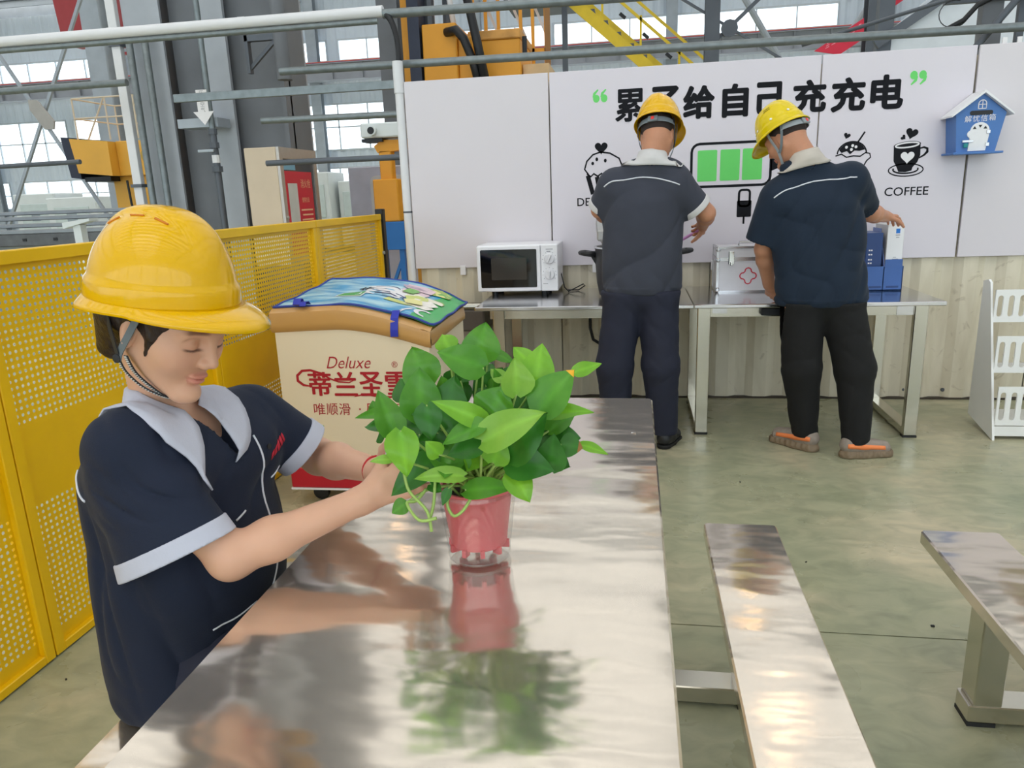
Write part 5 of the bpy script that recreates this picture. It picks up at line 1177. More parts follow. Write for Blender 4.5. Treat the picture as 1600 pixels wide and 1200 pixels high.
def head_tint(C, R, s=1.0, female=True):
    def t(V):
        p = (V-C)@R/s; near = (np.linalg.norm(p, axis=1) < .17); x, y, z = p.T; ay = np.abs(y); T = np.ones((len(V), 3)); g = lambda q: np.exp(-np.clip(q, 0, 30))
        front = (x > .06)
        lip = g(((y/.023)**4+((z+.072)/.0125)**4))*front*(x > .082)
        T *= 1-lip[:, None]*np.array([.12, .42, .36])
        ck = g(((ay-.04)/.022)**2+((z+.035)/.022)**2)*front; T *= 1-ck[:, None]*np.array([.0, .08, .06])
        br = g((((z-.0205+.12*np.clip(ay-.04, 0, 1))/.0042)**4+((ay-.034)/.020)**6))*(x > .05); T *= 1-br[:, None]*np.array([.62, .68, .70])*(1 if female else 1.2)
        ls = g((((z+.0155-.10*np.abs(ay-.032))/.0022)**4+((ay-.032)/.0165)**6))*(x > .06); T *= 1-ls[:, None]*np.array([.82, .85, .85])
        sh = g((((z+.005)/.008)**2+((ay-.032)/.018)**2))*front; T *= 1-sh[:, None]*np.array([.05, .12, .12])
        T[~near] = 1.0
        return T
    return t
def hand_sdf(S, w, fwd, nrm, side, curl=(.5, .5, .5, .5), thumb=(.6, .35), s=1.0, spread=.10):
    """hand from wrist w: fwd along the palm, nrm out of the palm (finger curl side), side = +1 when thumb lies along cross(nrm,fwd)"""
    w = np.array(w, float); f = np.array(fwd, float); f /= np.linalg.norm(f); n = np.array(nrm, float); n -= f*(n@f); n /= np.linalg.norm(n); l = np.cross(n, f)*side
    R = np.stack([f, l, n], 1); W = lambda x, y, z: w+R@(np.array([x, y, z])*s)
    S.rc(W(-.01, 0, 0), W(.03, .004, 0), .0225*s, .023*s, .02)
    for y0, y1, r in ((.012, .027, .0135), (.004, .010, .0145), (-.004, -.008, .0140), (-.012, -.025, .0125)):
        S.rc(W(.02, y0, 0), W(.082-abs(y1-.008)*.25, y1, 0), r*s, .0115*s, .012)
    for i, (y, L, r) in enumerate(((.027, .068, .0088), (.010, .076, .0092), (-.008, .070, .0088), (-.025, .054, .0078))):
        p = W(.080-abs(y-.008)*.25, y, 0); sp = spread*(y-.003)/.027; a = curl[i]*.6; d0 = np.array([math.cos(sp), math.sin(sp), 0])
        for j, fr in enumerate((.45, .31, .24)):
            dv = R@np.array([d0[0]*math.cos(a), d0[1], math.sin(a)]); q = p+dv*L*fr*s; S.rc(p, q, (r-.0007*j)*s, (r-.0007*(j+1))*s, .004); p = q; a += curl[i]*(.9 if j == 0 else .6)
    p = W(.018, .020, .006); ta, tb = thumb
    d1 = np.array([math.cos(ta), math.sin(ta), tb]); q = W(.018, .020, .006)+R@(d1/np.linalg.norm(d1))*.040*s; S.rc(p, q, .0145*s, .0105*s, .014)
    d2 = np.array([math.cos(ta*.55), math.sin(ta*.55), tb*1.3]); q2 = q+R@(d2/np.linalg.norm(d2))*.030*s; S.rc(q, q2, .0105*s, .0092*s, .005)
    d3 = np.array([math.cos(ta*.2), math.sin(ta*.2), tb*1.6]); q3 = q2+R@(d3/np.linalg.norm(d3))*.024*s; S.rc(q2, q3, .0092*s, .0072*s, .004)
    return S
def sheet(fn, gridpts, off, th, name, m, parent, org):
    """a strip of cloth laid on a distance field: gridpts (nu, nv, 3) pushed to the surface"""
    G = np.array(gridpts, float); nu, nv = G.shape[:2]; P, g = project(fn, G.reshape(-1, 3), off); Q = P+g*th
    V = np.concatenate([P, Q])-np.array(org); n = nu*nv; F = []
    for i in range(nu-1):
        for j in range(nv-1):
            a, b, c, d = i*nv+j, (i+1)*nv+j, (i+1)*nv+j+1, i*nv+j+1; F.append((n+a, n+b, n+c, n+d)); F.append((d, c, b, a))
    rim = [i*nv for i in range(nu)]+[(nu-1)*nv+j for j in range(1, nv)]+[i*nv+nv-1 for i in range(nu-2, -1, -1)]+[j for j in range(nv-2, 0, -1)]
    for a, b in zip(rim, rim[1:]+rim[:1]): F.append((a, b, n+b, n+a))
    mb = MB(); mb.add([tuple(v) for v in V], F); return mb.obj(name, m, parent, smooth=True)
def piping(fn, pts, r, name, m, parent, org, off=.0005):
    P, g = project(fn, smooth_line(pts, 5), off); return MB().tube([tuple(p) for p in P-np.array(org)], r, 6).obj(name, m, parent, smooth=True)
def hard_hat(C, R, label, m, parts=True, s=1.0, straps=True, style=0):
    """C centre of the rim, R columns forward/left/up"""
    t = thing('hard_hat', label, 'hard hat', (0, 0, 0), 0, 'yellow hard hats')
    Mx = Matrix([list(R[0])+[0], list(R[1])+[0], list(R[2])+[0], [0, 0, 0, 1]]); Mx.translation = Vector(C); t.matrix_world = Mx
    A, Bw, Hh = .125*s, .107*s, .146*s
    nu, nv = 120, 44
    def shell(u, v):
        a = 2*PI*u; ph = v*PI/2; ca, sa = math.cos(a), math.sin(a)
        r_ = math.cos(ph)**.78 if v < 1 else 0; z = Hh*math.sin(ph)**.96 if v > 0 else 0
        x, y = A*ca*r_, Bw*sa*r_
        # raised crown ridge with shoulders running front to back
        rid = 1/(1+math.exp((abs(y)-.030*s)/(.0035*s))); q_ = max(0, min(1, (v-.22)/.3)); z += .009*s*rid*q_*q_*(3-2*q_)
        # band above the rim
        if v < .13: k = 1.035; x *= k; y *= k
        elif v < .16: k = 1.035-.035*(v-.13)/.03; x *= k; y *= k
        if style == 1: z += .004*s*math.exp(-((abs(abs(y)-.055*s)/(.012*s))**2))*max(0, min(1, (v-.3)/.2))
        return (x-.0*s, y, z)
    mb = MB(); mb.grid(shell, nu, nv, True); o = mb.obj('shell', m, t, smooth=True)
    o.modifiers.new('thickness', 'SOLIDIFY').thickness = .003
    def brim(u, v):
        a = 2*PI*u; ca, sa = math.cos(a), math.sin(a); f = max(0, ca)**1.2
        ext = .010+.050*max(0, (ca-.2)/.8)**.8+.006*max(0, -ca)
        drop = .012+.016*max(0, ca)**2*v+.010*max(0, -ca)**2
        k = 1.035
        return ((A*k+ext*s*v)*ca, (Bw*k+ext*s*v*(1 if ca < .3 else 1-.55*f))*sa, .004-drop*s*v-(.004 if v > .95 else 0))
    mb = MB(); mb.grid(brim, nu, 6, True); b = mb.obj('brim', m, t, smooth=True); b.modifiers.new('thickness', 'SOLIDIFY').thickness = .0035
    if style == 0:
        for sd_ in (-1, 1):
            for x in (-.055, -.01, .035):
                sz = lambda x_, y_: Hh*math.sin(math.acos(min(1, math.hypot(x_/A, y_/Bw)**(1/.78))))**.96
                x_, y_ = x*s, sd_*.044*s; dz = (sz(x_+.002, y_)-sz(x_-.002, y_))/.004
                MB().box((x_, y_, sz(x_, y_)+.0005), (.026*s, .004*s, .003*s), .001, Matrix.Rotation(-math.atan(dz), 3, 'Y')).obj('vent_slot', mat('vent_orange', (206, 120, 20), .6), t)
    else:
        for sd_ in (-1, 1):
            for i in range(8):
                a = sd_*(PI*.5+.35-.1*(i % 4)); v = .5+.07*(i//4); p = Vector(shell((a/(2*PI)) % 1, v)); MB().lathe([(.0036, -.001), (.0036, .0012)], tuple(p*1.004), 8, tuple(p.normalized())).obj('vent_hole', mat('vent_dark', (120, 104, 20), .6), t)
            for a in (.32, .68, 1.5, 2.3): 
                p = Vector(shell((sd_*(a+.3)/(2*PI)) % 1, .2)); MB().lathe([(.0, .003), (.006, .002), (.007, -.001)][::-1], tuple(p*1.006), 10, tuple(p.normalized())).obj('rivet', mat('rivet_white', (238, 238, 226), .4), t)
    return t, shell
M_hat = mat('hat_yellow', (228, 176, 3), .13, 0, .02, 4, spec=.4, coat=.15)
M_hat2 = mat('hat_yellow_light', (226, 198, 10), .16, 0, .02, 4, spec=.4, coat=.12)
M_web = mat('strap_grey', (104, 114, 120), .6, 0, .08, 40); M_webd = mat('strap_black', (40, 42, 46), .6, 0, .1, 40)
# ------------------------------------------------------------------ seated woman tending the plant
def smin(a, b, k): h = np.clip(.5+.5*(b-a)/k, 0, 1); return b*(1-h)+a*h-k*h*(1-h)
def rcd(P, a, b, r1, r2, sc=None): return SDF().rc(a, b, r1, r2, sc=sc)(P)
def plane(P, o, n): n = np.array(n, float); n /= np.linalg.norm(n); return (P-np.array(o, float))@n
def boxd(P, lo, hi):
    c = (np.array(lo)+np.array(hi))/2; q = np.abs(P-c)-(np.array(hi)-np.array(lo))/2; return np.max(q, 1)
def outside(VF, boxes, sh=.004):
    """drop the faces of a coarse mesh that lie inside finer boxes"""
    V, F = VF; ins = np.zeros(len(V), bool)
    for lo, hi in boxes: ins |= ((V > np.array(lo)+sh) & (V < np.array(hi)-sh)).all(1)
    return V, F[~ins[F].all(1)]
M_skin = mat('skin', (218, 170, 142), .42, 0, .02, 30, spec=.4, sss=.12, vcol='tint')
M_skin2 = mat('skin_tan', (198, 142, 112), .45, 0, .04, 30, spec=.4, sss=.1, vcol='tint')
M_navysh = mat('navy_workshirt', (31, 38, 56), .75, 0, .06, 9, .10, 300, spec=.25, sheen=.05)
M_whcl = mat('white_trim_cloth', (190, 192, 206), .75, 0, .03, 20, .06, 300)
M_pip = mat('white_piping', (222, 224, 232), .6)
M_trou = mat('navy_trousers', (34, 37, 54), .8, 0, .08, 9, .10, 300)
M_hair = mat('dark_hair', (44, 33, 30), .38, 0, .25, 90, .35, 160, stretch=(1, 1, .12))
def ribbon(pts, w, out, th=.0015):
    """flat strap through pts, facing away from the point or along the vectors out"""
    P = [Vector(p) for p in pts]; mb = MB(); V = []
    for i, p in enumerate(P):
        t = (P[min(i+1, len(P)-1)]-P[max(0, i-1)]).normalized(); o = (p-Vector(out)).normalized(); s_ = t.cross(o).normalized(); o = s_.cross(t)
        ww = w[i] if hasattr(w, '__len__') else w
        V += [p-s_*ww/2, p+s_*ww/2, p+s_*ww/2+o*th, p-s_*ww/2+o*th]
    F = [(4*i+k, 4*i+(k+1) % 4, 4*i+4+(k+1) % 4, 4*i+4+k) for i in range(len(P)-1) for k in range(4)]+[(0, 1, 2, 3), tuple(4*(len(P)-1)+k for k in range(4))]
    mb.add(V, F); return mb
def build_woman():
    ORG = np.array([-.90, 1.27, .44]); HS = 1.03
    Rh = frame_from((.895, -.16, -.40), (.30, .03, .95)); C = np.array([-.827, 1.20, 1.226])
    S = SDF(); head_sdf(S, C, Rh, HS, True)
    S.rc(C+Rh@np.array([-.040, 0, -.045]), (-.893, 1.238, 1.06), .045, .050, .018)
    SH = (.27, .96, 0)
    S.rc((-.905, 1.27, .93), (-.905, 1.275, .60), .088, .10, .04, sc=(SH, 1.4))
    S.rc((-.882, 1.125, 1.0), (-.815, 1.39, .98), .042, .042, .05)
    S.rc((-.86, 1.25, .99), (-.83, 1.26, .92), .045, .055, .05, sc=(SH, 1.6))
    # arms and hands
    rs, re, rw = np.array((-.88, 1.105, 1.0)), np.array((-.715, 1.115, .806)), np.array((-.503, 1.245, .870))
    ls, le, lw = np.array((-.80, 1.41, .98)), np.array((-.712, 1.512, .852)), np.array((-.514, 1.369, .877))
    for a, b, c in ((rs, re, rw), (ls, le, lw)):
        S.rc(a, b, .040, .038, .02); m_ = b+(c-b)*.3; S.rc(b, m_, .0375, .0395, .02); S.rc(m_, c, .0395, .0265, .02, sc=((0, 0, 1), .93)); S.el(b, (.036, .036, .036), None, .015)
    hand_sdf(S, rw+np.array((.004, .002, .001)), (.068, .022, .030), (.1, .95, -.25), -1, (.45, .45, .5, .5), (.7, .2), 1.03)
    hand_sdf(S, lw+np.array((.004, -.002, .001)), (.075, -.012, .036), (.1, -.95, -.1), 1, (.5, .5, .55, .6), (.75, .3), 1.03)
    # legs
    for y in (-.09, .09):
        h_ = np.array((-.90+y*.27, 1.28+y*.9, .545)); k_ = np.array((-.47+y*.2, 1.22+y*1.05, .53))
        S.rc(h_, k_, .088, .062, .03); S.rc(k_, k_+np.array((-.01, 0, -.41)), .058, .04, .02); S.rc(k_+np.array((-.02, 0, -.46)), k_+np.array((.12, 0, -.49)), .038, .03, .02)
    head_lo, head_hi = C-np.array((.165, .135, .155)), C+np.array((.165, .135, .12))
    arm_lo, arm_hi = np.array((-.80, 1.02, .755)), np.array((-.31, 1.56, 1.0))
    p1 = extract(S, head_lo, head_hi, .0018); p2 = extract(S, arm_lo, arm_hi, .0022)
    p3 = outside(extract(S, (-1.08, 1.0, -.01), (-.27, 1.56, 1.10), .007), [(head_lo, head_hi), (arm_lo, arm_hi)])
    body = np_obj('person', [p1, p2, p3], M_skin, None, head_tint(C, Rh, HS), ORG)
    tag(body, 'seated woman in navy short-sleeved work shirt reaching to the potted plant', 'person')
    # shirt
    fd = folds(5, .011, 24, [(.8, -.5, .25), (.5, .7, .3)]); fd2 = folds(8, .011, 40, [(.6, .2, .7)])
    ax_r = np.array((.41, -.09, -.91)); ax_r /= np.linalg.norm(ax_r); b_r = np.array((.775, .25, .575)); c_r = np.cross(ax_r, b_r)
    e_r = np.array((-.800, 1.088, .820)); s_r = np.array((-.888, 1.118, 1.005))
    ax_l = np.array((.09, .055, -.11)); ax_l /= np.linalg.norm(ax_l); e_l = np.array((-.722, 1.458, .888)); s_l = np.array((-.80, 1.40, .985))
    slr = lambda P, g=0: rcd(P, s_r, e_r+ax_r*.04, .070+g, .116+g, (c_r, .64))
    sll = lambda P, g=0: rcd(P, s_l, e_l+ax_l*.03, .062+g, .066+g)
    def sleeve(P, f, e, ax):
        d = np.maximum(f(P), plane(P, e, ax)); return np.maximum(d, -np.maximum(f(P, -.012), -plane(P, e-ax*.055, ax)))
    neck = SDF().rc((-.885, 1.236, 1.12), (-.885, 1.236, 1.05), .062, .060).rc((-.845, 1.24, 1.075), (-.735, 1.245, .955), .052, .008, .02)
    def shirt(P, nf=False):
        d = rcd(P, (-.905, 1.275, .50), (-.90, 1.27, .91), .148, .136, (SH, 1.42))
        d = smin(d, SDF().el((-.865, 1.265, .73), (.135, .18, .2))(P), .05)
        d = smin(d, rcd(P, (-.885, 1.125, 1.008), (-.815, 1.39, .985), .063, .061), .06)
        d = smin(d, rcd(P, (-.835, 1.18, .945), (-.79, 1.34, .935), .068, .066), .05)
        w = np.clip((P[:, 2]-.95)/.1, 0, 1)
        if not nf: d = d+fd(P)*(1-.85*w)
        f2 = 0 if nf else fd2(P); sr = sleeve(P, slr, e_r, ax_r)+f2*.9*np.clip(-plane(P, e_r-ax_r*.07, ax_r)/.04, 0, 1); sl = sleeve(P, sll, e_l, ax_l)+f2*.6*np.clip(-plane(P, e_l-ax_l*.07, ax_l)/.04, 0, 1)
        d = smin(smin(d, sr, .02), sl, .02)
        d = np.maximum(d, -neck(P)); d = np.maximum(d, -(P[:, 2]-.452))
        return d
    so = np_obj('shirt', [extract(shirt, (-1.10, .95, .43), (-.62, 1.56, 1.10), .0045)], M_navysh, body, None, ORG)
    for nm, f, e, ax in (('r', slr, e_r, ax_r), ('l', sll, e_l, ax_l)):
        cf = lambda P: np.maximum(np.maximum(f(P, .0035), -f(P, -.013)), np.maximum(plane(P, e+ax*.001, ax), -plane(P, e-ax*.032, ax)))
        np_obj('cuff', [extract(cf, e-.17, e+.17, .0028)], M_whcl, body, None, ORG)
    # collar: a turned-down collar of two pointed flaps around the open neck
    nc = np.array((-.884, 1.236, 1.075)); U_, Vn = 40, 9; G = np.zeros((U_, Vn, 3))
    for i in range(U_):
        th = math.radians(-162+324*i/(U_-1)) # 180deg = front (+X) is open, 0 = back
        dx, dy = -math.cos(th), math.sin(th); front = max(0, (abs(th)/PI-.52)/.38)
        wd = .068+.045*front**1.6
        for j in range(Vn):
            u = j/(Vn-1); r_ = .054+.006*front+u*wd*(.85-.15*front)
            z = .022-.010*front*1.5-u*(.062+.028*front)+.012*math.sin(u*PI)-front*.026
            lx, ly = dx*r_*(1+.55*front*u)+.012*front, dy*r_*(1-.10*front); G[i, j] = nc+np.array([lx*.963+ly*.27, -lx*.27+ly*.963, z])
    sf = lambda P: shirt(P, True)
    # push only what lies inside or close to the shirt outwards, keep the stand upright
    P0 = G.reshape(-1, 3); P1, g1 = project(sf, P0, .007); uu = np.tile(np.linspace(0, 1, Vn), U_)[:, None]; wgt = np.clip((uu-.12)/.35, 0, 1)
    Gp = P0*(1-wgt)+P1*wgt; nrm_ = np.where(wgt > .5, g1, (P0-nc)/np.linalg.norm(P0-nc, axis=1)[:, None]); Q = Gp+nrm_*.0035
    V = np.concatenate([Gp, Q])-ORG; n_ = U_*Vn; F = []
    for i in range(U_-1):
        for j in range(Vn-1):
            a, b, c, d = i*Vn+j, (i+1)*Vn+j, (i+1)*Vn+j+1, i*Vn+j+1; F += [(n_+a, n_+b, n_+c, n_+d), (d, c, b, a)]
    rim = [i*Vn for i in range(U_)]+[(U_-1)*Vn+j for j in range(1, Vn)]+[i*Vn+Vn-1 for i in range(U_-2, -1, -1)]+[j for j in range(Vn-2, 0, -1)]
    for a, b in zip(rim, rim[1:]+rim[:1]): F.append((a, b, n_+b, n_+a))
    mb = MB(); mb.add([tuple(v) for v in V], F); mb.obj('collar', M_whcl, body, smooth=True)
    kq = lambda pts: [tuple(np.array((0, 0, CAM_H))+(np.array(p)-np.array((0, 0, CAM_H)))*1.075) for p in pts]
    piping(shirt, kq([(-.715, 1.20, .995), (-.69, 1.205, .95), (-.675, 1.205, .86), (-.67, 1.205, .78), (-.665, 1.20, .74), (-.66, 1.18, .70)]), .0022, 'placket_piping', M_pip, body, ORG)
    piping(shirt, kq([(-.70, 1.12, .875), (-.685, 1.145, .885)]), .002, 'pocket_piping', M_pip, body, ORG)
    piping(shirt, kq([(-.69, 1.235, .915), (-.70, 1.27, .93)]), .002, 'pocket_piping', M_pip, body, ORG)
    piping(shirt, kq([(-.74, 1.06, .70), (-.70, 1.09, .70), (-.675, 1.13, .705)]), .0018, 'pocket_piping', M_pip, body, ORG)
    piping(shirt, kq([(-.955, 1.06, .99), (-.94, 1.03, .975), (-.91, .995, .95)]), .0022, 'yoke_piping', M_pip, body, ORG)
    # badge embroidery and button
    for k in range(5):
        G = [[kq([(-.70, 1.236+k*.0072+i*.0017, .955+k*.0036+j*.0045+i*.0012)])[0] for j in range(3)] for i in range(4)]
        sheet(shirt, G, .0006, .0012, 'red_embroidery', mat('embroidery_red', (196, 40, 60), .7), body, ORG)
    p, g = project(shirt, np.array(kq([(-.705, 1.222, .978)])), .001); MB().lathe([(0, .002), (.0055, .002), (.0055, 0)], tuple(p[0]-ORG), 12, tuple(g[0])).obj('button', M_blk, body)
    # trousers and shoes
    T = SDF().rc((-.925, 1.20, .535), (-.895, 1.36, .535), .10, .10); kn = []
    for y in (-.09, .09):
        h_ = np.array((-.90+y*.27, 1.28+y*.9, .535)); k_ = np.array((-.47+y*.2, 1.22+y*1.05, .53)); kn.append(k_); T.rc(h_, k_, .095, .074, .03); T.rc(k_, k_+np.array((-.01, 0, -.41)), .074, .062, .02)
    tf = folds(3, .006, 40, [(.5, .2, .8)])
    np_obj('trousers', [extract(lambda P: np.maximum(np.maximum(T(P)+tf(P), -(P[:, 2]-.105)), np.minimum(.437-P[:, 2], -.78-P[:, 0])), (-1.06, 1.03, .08), (-.34, 1.50, .67), .008)], M_trou, body, None, ORG)
    for k_ in kn:
        sh_ = SDF().rc(k_+np.array((-.025, 0, -.48)), k_+np.array((.09, 0, -.495)), .046, .040, sc=((0, 1, 0), .9)); np_obj('shoe', [extract(lambda P: np.maximum(sh_(P), -(P[:, 2]-.002)), np.array((k_[0]-.1, k_[1]-.08, -.01)), np.array((k_[0]+.18, k_[1]+.08, .12)), .005)], M_blk, body, None, ORG)
    # hair
    Hs = SDF(); W = lambda p: C+Rh@np.array(p)
    Hs.el(W((-.016, 0, .036)), (.108, .0875, .100), Rh.T)
    Hs.el(W((.075, 0, -.055)), (.085, .072, .105), Rh.T, .012, 's')
    Hs.rc(W((-.06, .04, -.01)), W((-.085, .02, -.085)), .045, .028, .03); Hs.rc(W((-.06, -.04, -.01)), W((-.080, -.02, -.085)), .045, .026, .03)
    [Hs.rc(W((.036, y*.064, .05)), W((.034, y*.067, -.012)), .022, .010, .014) for y in (-1, 1)]; [Hs.rc(W((.034, y*.067, -.012)), W((.030, y*.068, -.048)), .010, .002, .008) for y in (-1, 1)]
    Hs.el(W((-.003, -.084, -.030)), (.015, .016, .020), Rh.T, .008, 's'); Hs.el(W((-.003, .084, -.030)), (.015, .016, .020), Rh.T, .008, 's')
    hf = folds(12, .004, 150, [(0, 1, .15), (1, .3, 0)])
    np_obj('hair', [extract(lambda P: Hs(P)+hf(P), C-.17, C+.17, .0028)], M_hair, body, None, ORG)
    # hard hat with its webbing
    Ru = frame_from((.985, -.10, -.14), (.14, 0, .99)); HC = np.array([-.827, 1.20, 1.263])
    hat, shell = hard_hat(HC, Ru, 'glossy yellow hard hat worn by the seated woman', M_hat, s=1.05)
    Lh = lambda pts: [tuple(Ru.T@(np.array(p)-HC)) for p in pts]; oc = tuple(Ru.T@(C-HC)-np.array((0, 0, .03)))
    hw = lambda p: tuple(C+Rh@np.array(p))
    for sd_ in (-1, 1):
        y = sd_*.090
        ribbon(Lh(smooth_line([hw((.03, y*.98, .07)), hw((.018, y*.99, .03)), hw((.008, y*.98, -.01)), hw((-.008, y*.9, -.055)), hw((-.010, y*.86, -.075))], 5)), .014, oc).obj('strap', M_web, hat, smooth=False)
        ribbon(Lh(smooth_line([hw((-.07, y*.92, .06)), hw((-.058, y*.97, .02)), hw((-.038, y*.96, -.02)), hw((-.014, y*.88, -.065))], 5)), .014, oc).obj('strap', M_webd, hat, smooth=False)
    ch = smooth_line([hw((-.010, -.078, -.072)), hw((.004, -.070, -.092)), hw((.030, -.052, -.112)), hw((.055, -.026, -.124)), hw((.062, 0, -.128)), hw((.055, .026, -.124)), hw((.030, .052, -.112)), hw((.004, .070, -.092)), hw((-.010, .078, -.072))], 8)
    ch2 = smooth_line([hw((.002, -.078, -.060)), hw((.016, -.066, -.085)), hw((.036, -.050, -.104)), hw((.055, -.026, -.122)), hw((.062, 0, -.127))], 8)
    st_ = ribbon(Lh(ch), .011, oc, .002).obj('chin_strap', M_webd, hat); ribbon(Lh(ch2), .010, oc, .002).obj('chin_strap', M_webd, hat)
    mb = MB()
    for q in (ch, ch2):
        for i in range(0, len(q)-1, 1): 
            a, b = q[i], q[i]+(q[i+1]-q[i])*.45; r_ = ribbon(Lh([a, b]), .0055, oc, .0032); mb.add(r_.v, r_.f)
    mb.obj('stripe', mat('strap_white', (226, 226, 222), .6), st_)
    MB().lathe([(.0, .004), (.008, .003), (.008, 0)], Lh([hw((-.012, -.080, -.072))])[0], 10, (0, -1, 0)).obj('buckle', M_webd, hat)
    # red cord bracelet and the tissue in her fingers
    d_ = (lw-le)/np.linalg.norm(lw-le); x_, y_ = frame(d_); cpt = Vector(lw-d_*.022); 
    tag(MB().tube([cpt+(x_*math.cos(a*PI/12)+y_*math.sin(a*PI/12))*.0285 for a in range(24)], .0028, 6, closed=True).obj('bracelet', mat('red_cord', (190, 34, 40), .5), smooth=True), 'thin red cord bracelet on the left wrist of the seated woman', 'bracelet')
    mb = MB(); rr = random.Random(2)
    tc_ = np.array((-.448, 1.305, .935))
    mb.grid(lambda u, v: tuple(tc_+np.array([(u-.5)*.05, (v-.5)*.03+.012*math.sin(u*7), .030*v+.012*math.sin(u*5+v*4)])), 8, 8); o = mb.obj('tissue', mat('tissue_white', (232, 234, 244), .8), smooth=True); o.modifiers.new('thickness', 'SOLIDIFY').thickness = .0012
    tag(o, 'crumpled white tissue held at the leaves by the seated woman', 'tissue')
    return body
build_woman()
# ------------------------------------------------------------------ the two men at the worktables
M_grey = mat('grey_workshirt', (62, 65, 76), .75, 0, .08, 7, .10, 300, spec=.25, sheen=.05)
M_teal = mat('dark_teal_workshirt', (30, 42, 58), .75, 0, .08, 7, .10, 300, spec=.25, sheen=.05)
M_blkt = mat('black_trousers', (20, 20, 21), .85, 0, .1, 9, .1, 300)
M_ltcl = mat('pale_collar_cloth', (206, 204, 204), .75, 0, .03, 20)
M_short = mat('cropped_hair', (50, 40, 38), .7, 0, .3, 220, .4, 400)
def shoe(parent, ORG, heel, toe, kind):
    h, t = np.array(tuple(heel)+(0,), float), np.array(tuple(toe)+(0,), float); L = np.linalg.norm(t-h); f = (t-h)/L; l = np.array([-f[1], f[0], 0]); u = np.array([0, 0, 1.]); R = np.stack([f, l, u], 1); s = L/.29
    W = lambda x, y, z: np.array([h[0], h[1], 0])+R@(np.array([x, y, z])*s)
    kz = .012 if kind else 0; up_ = SDF().rc(W(.045, 0, .055+kz), W(.10, 0, .057+kz), .040*s, .043*s, .03).rc(W(.10, 0, .055+kz), W(.235, .0, .038+kz*.6), .045*s, .039*s, .03, sc=(l, 1.05)).rc(W(.04, 0, .07), W(.065, 0, .11), .038*s, .036*s, .03)
    sole = SDF().rc(W(.043, 0, .02), W(.12, .0, .02), .045*s, .043*s, .02).rc(W(.12, 0, .02), W(.24, 0, .02), .043*s, .046*s, .03)
    lo, hi = np.minimum(h, t)-.09, np.maximum(h, t)+.09; lo[2], hi[2] = -.012, .16
    hs = .052 if kind else .026
    def upper(P): return np.maximum(up_(P), -(P[:, 2]-.02))
    def solef(P):
        x = (P-h)@f; z = P[:, 2]; rib = .0022*np.sin(x*190/s)*(z > .012)*(z < hs*.8) if kind else 0
        top = hs*s*(1.0-.35*np.clip((x-.05)/.2, 0, 1))
        return np.maximum(np.maximum(sole(P)-.006*np.clip((.035-z)/.03, 0, 1)*(1 if kind else .3)+rib, z-top), -(z-.001))
    mu, ms = (mat('shoe_grey', (150, 138, 128), .7, 0, .12, 40, .15, 200), mat('sole_olive', (128, 110, 88), .55, 0, .1, 20)) if kind else (M_blk, mat('black_sole', (22, 22, 22), .7))
    o = np_obj('shoe', [extract(upper, lo, hi, .0045)], mu, parent, None, ORG); so = np_obj('sole', [extract(solef, lo, hi, .004)], ms, o, None, ORG)
    o.data.transform(Matrix.Identity(4))
    if kind:
        for sd_ in (-1, 1):
            G = [[W(.015+.215*i/15, sd_*.05, (.076-.004*math.sin(i/15*PI)-.018*(i/15)**2+(j-1)*.014)) for j in range(3)] for i in range(16)]
            sheet(upper, G, .0005, .0015, 'orange_stripe', mat('orange_stripe', (252, 142, 84), .6), o, ORG)
        for k in range(4): MB().tube([tuple(W(.105+k*.022, y, .098-.011*k-abs(y)*.35)-ORG) for y in (-.026, -.01, .01, .026)], .0025, 5).obj('lace', mu, o)
    return o
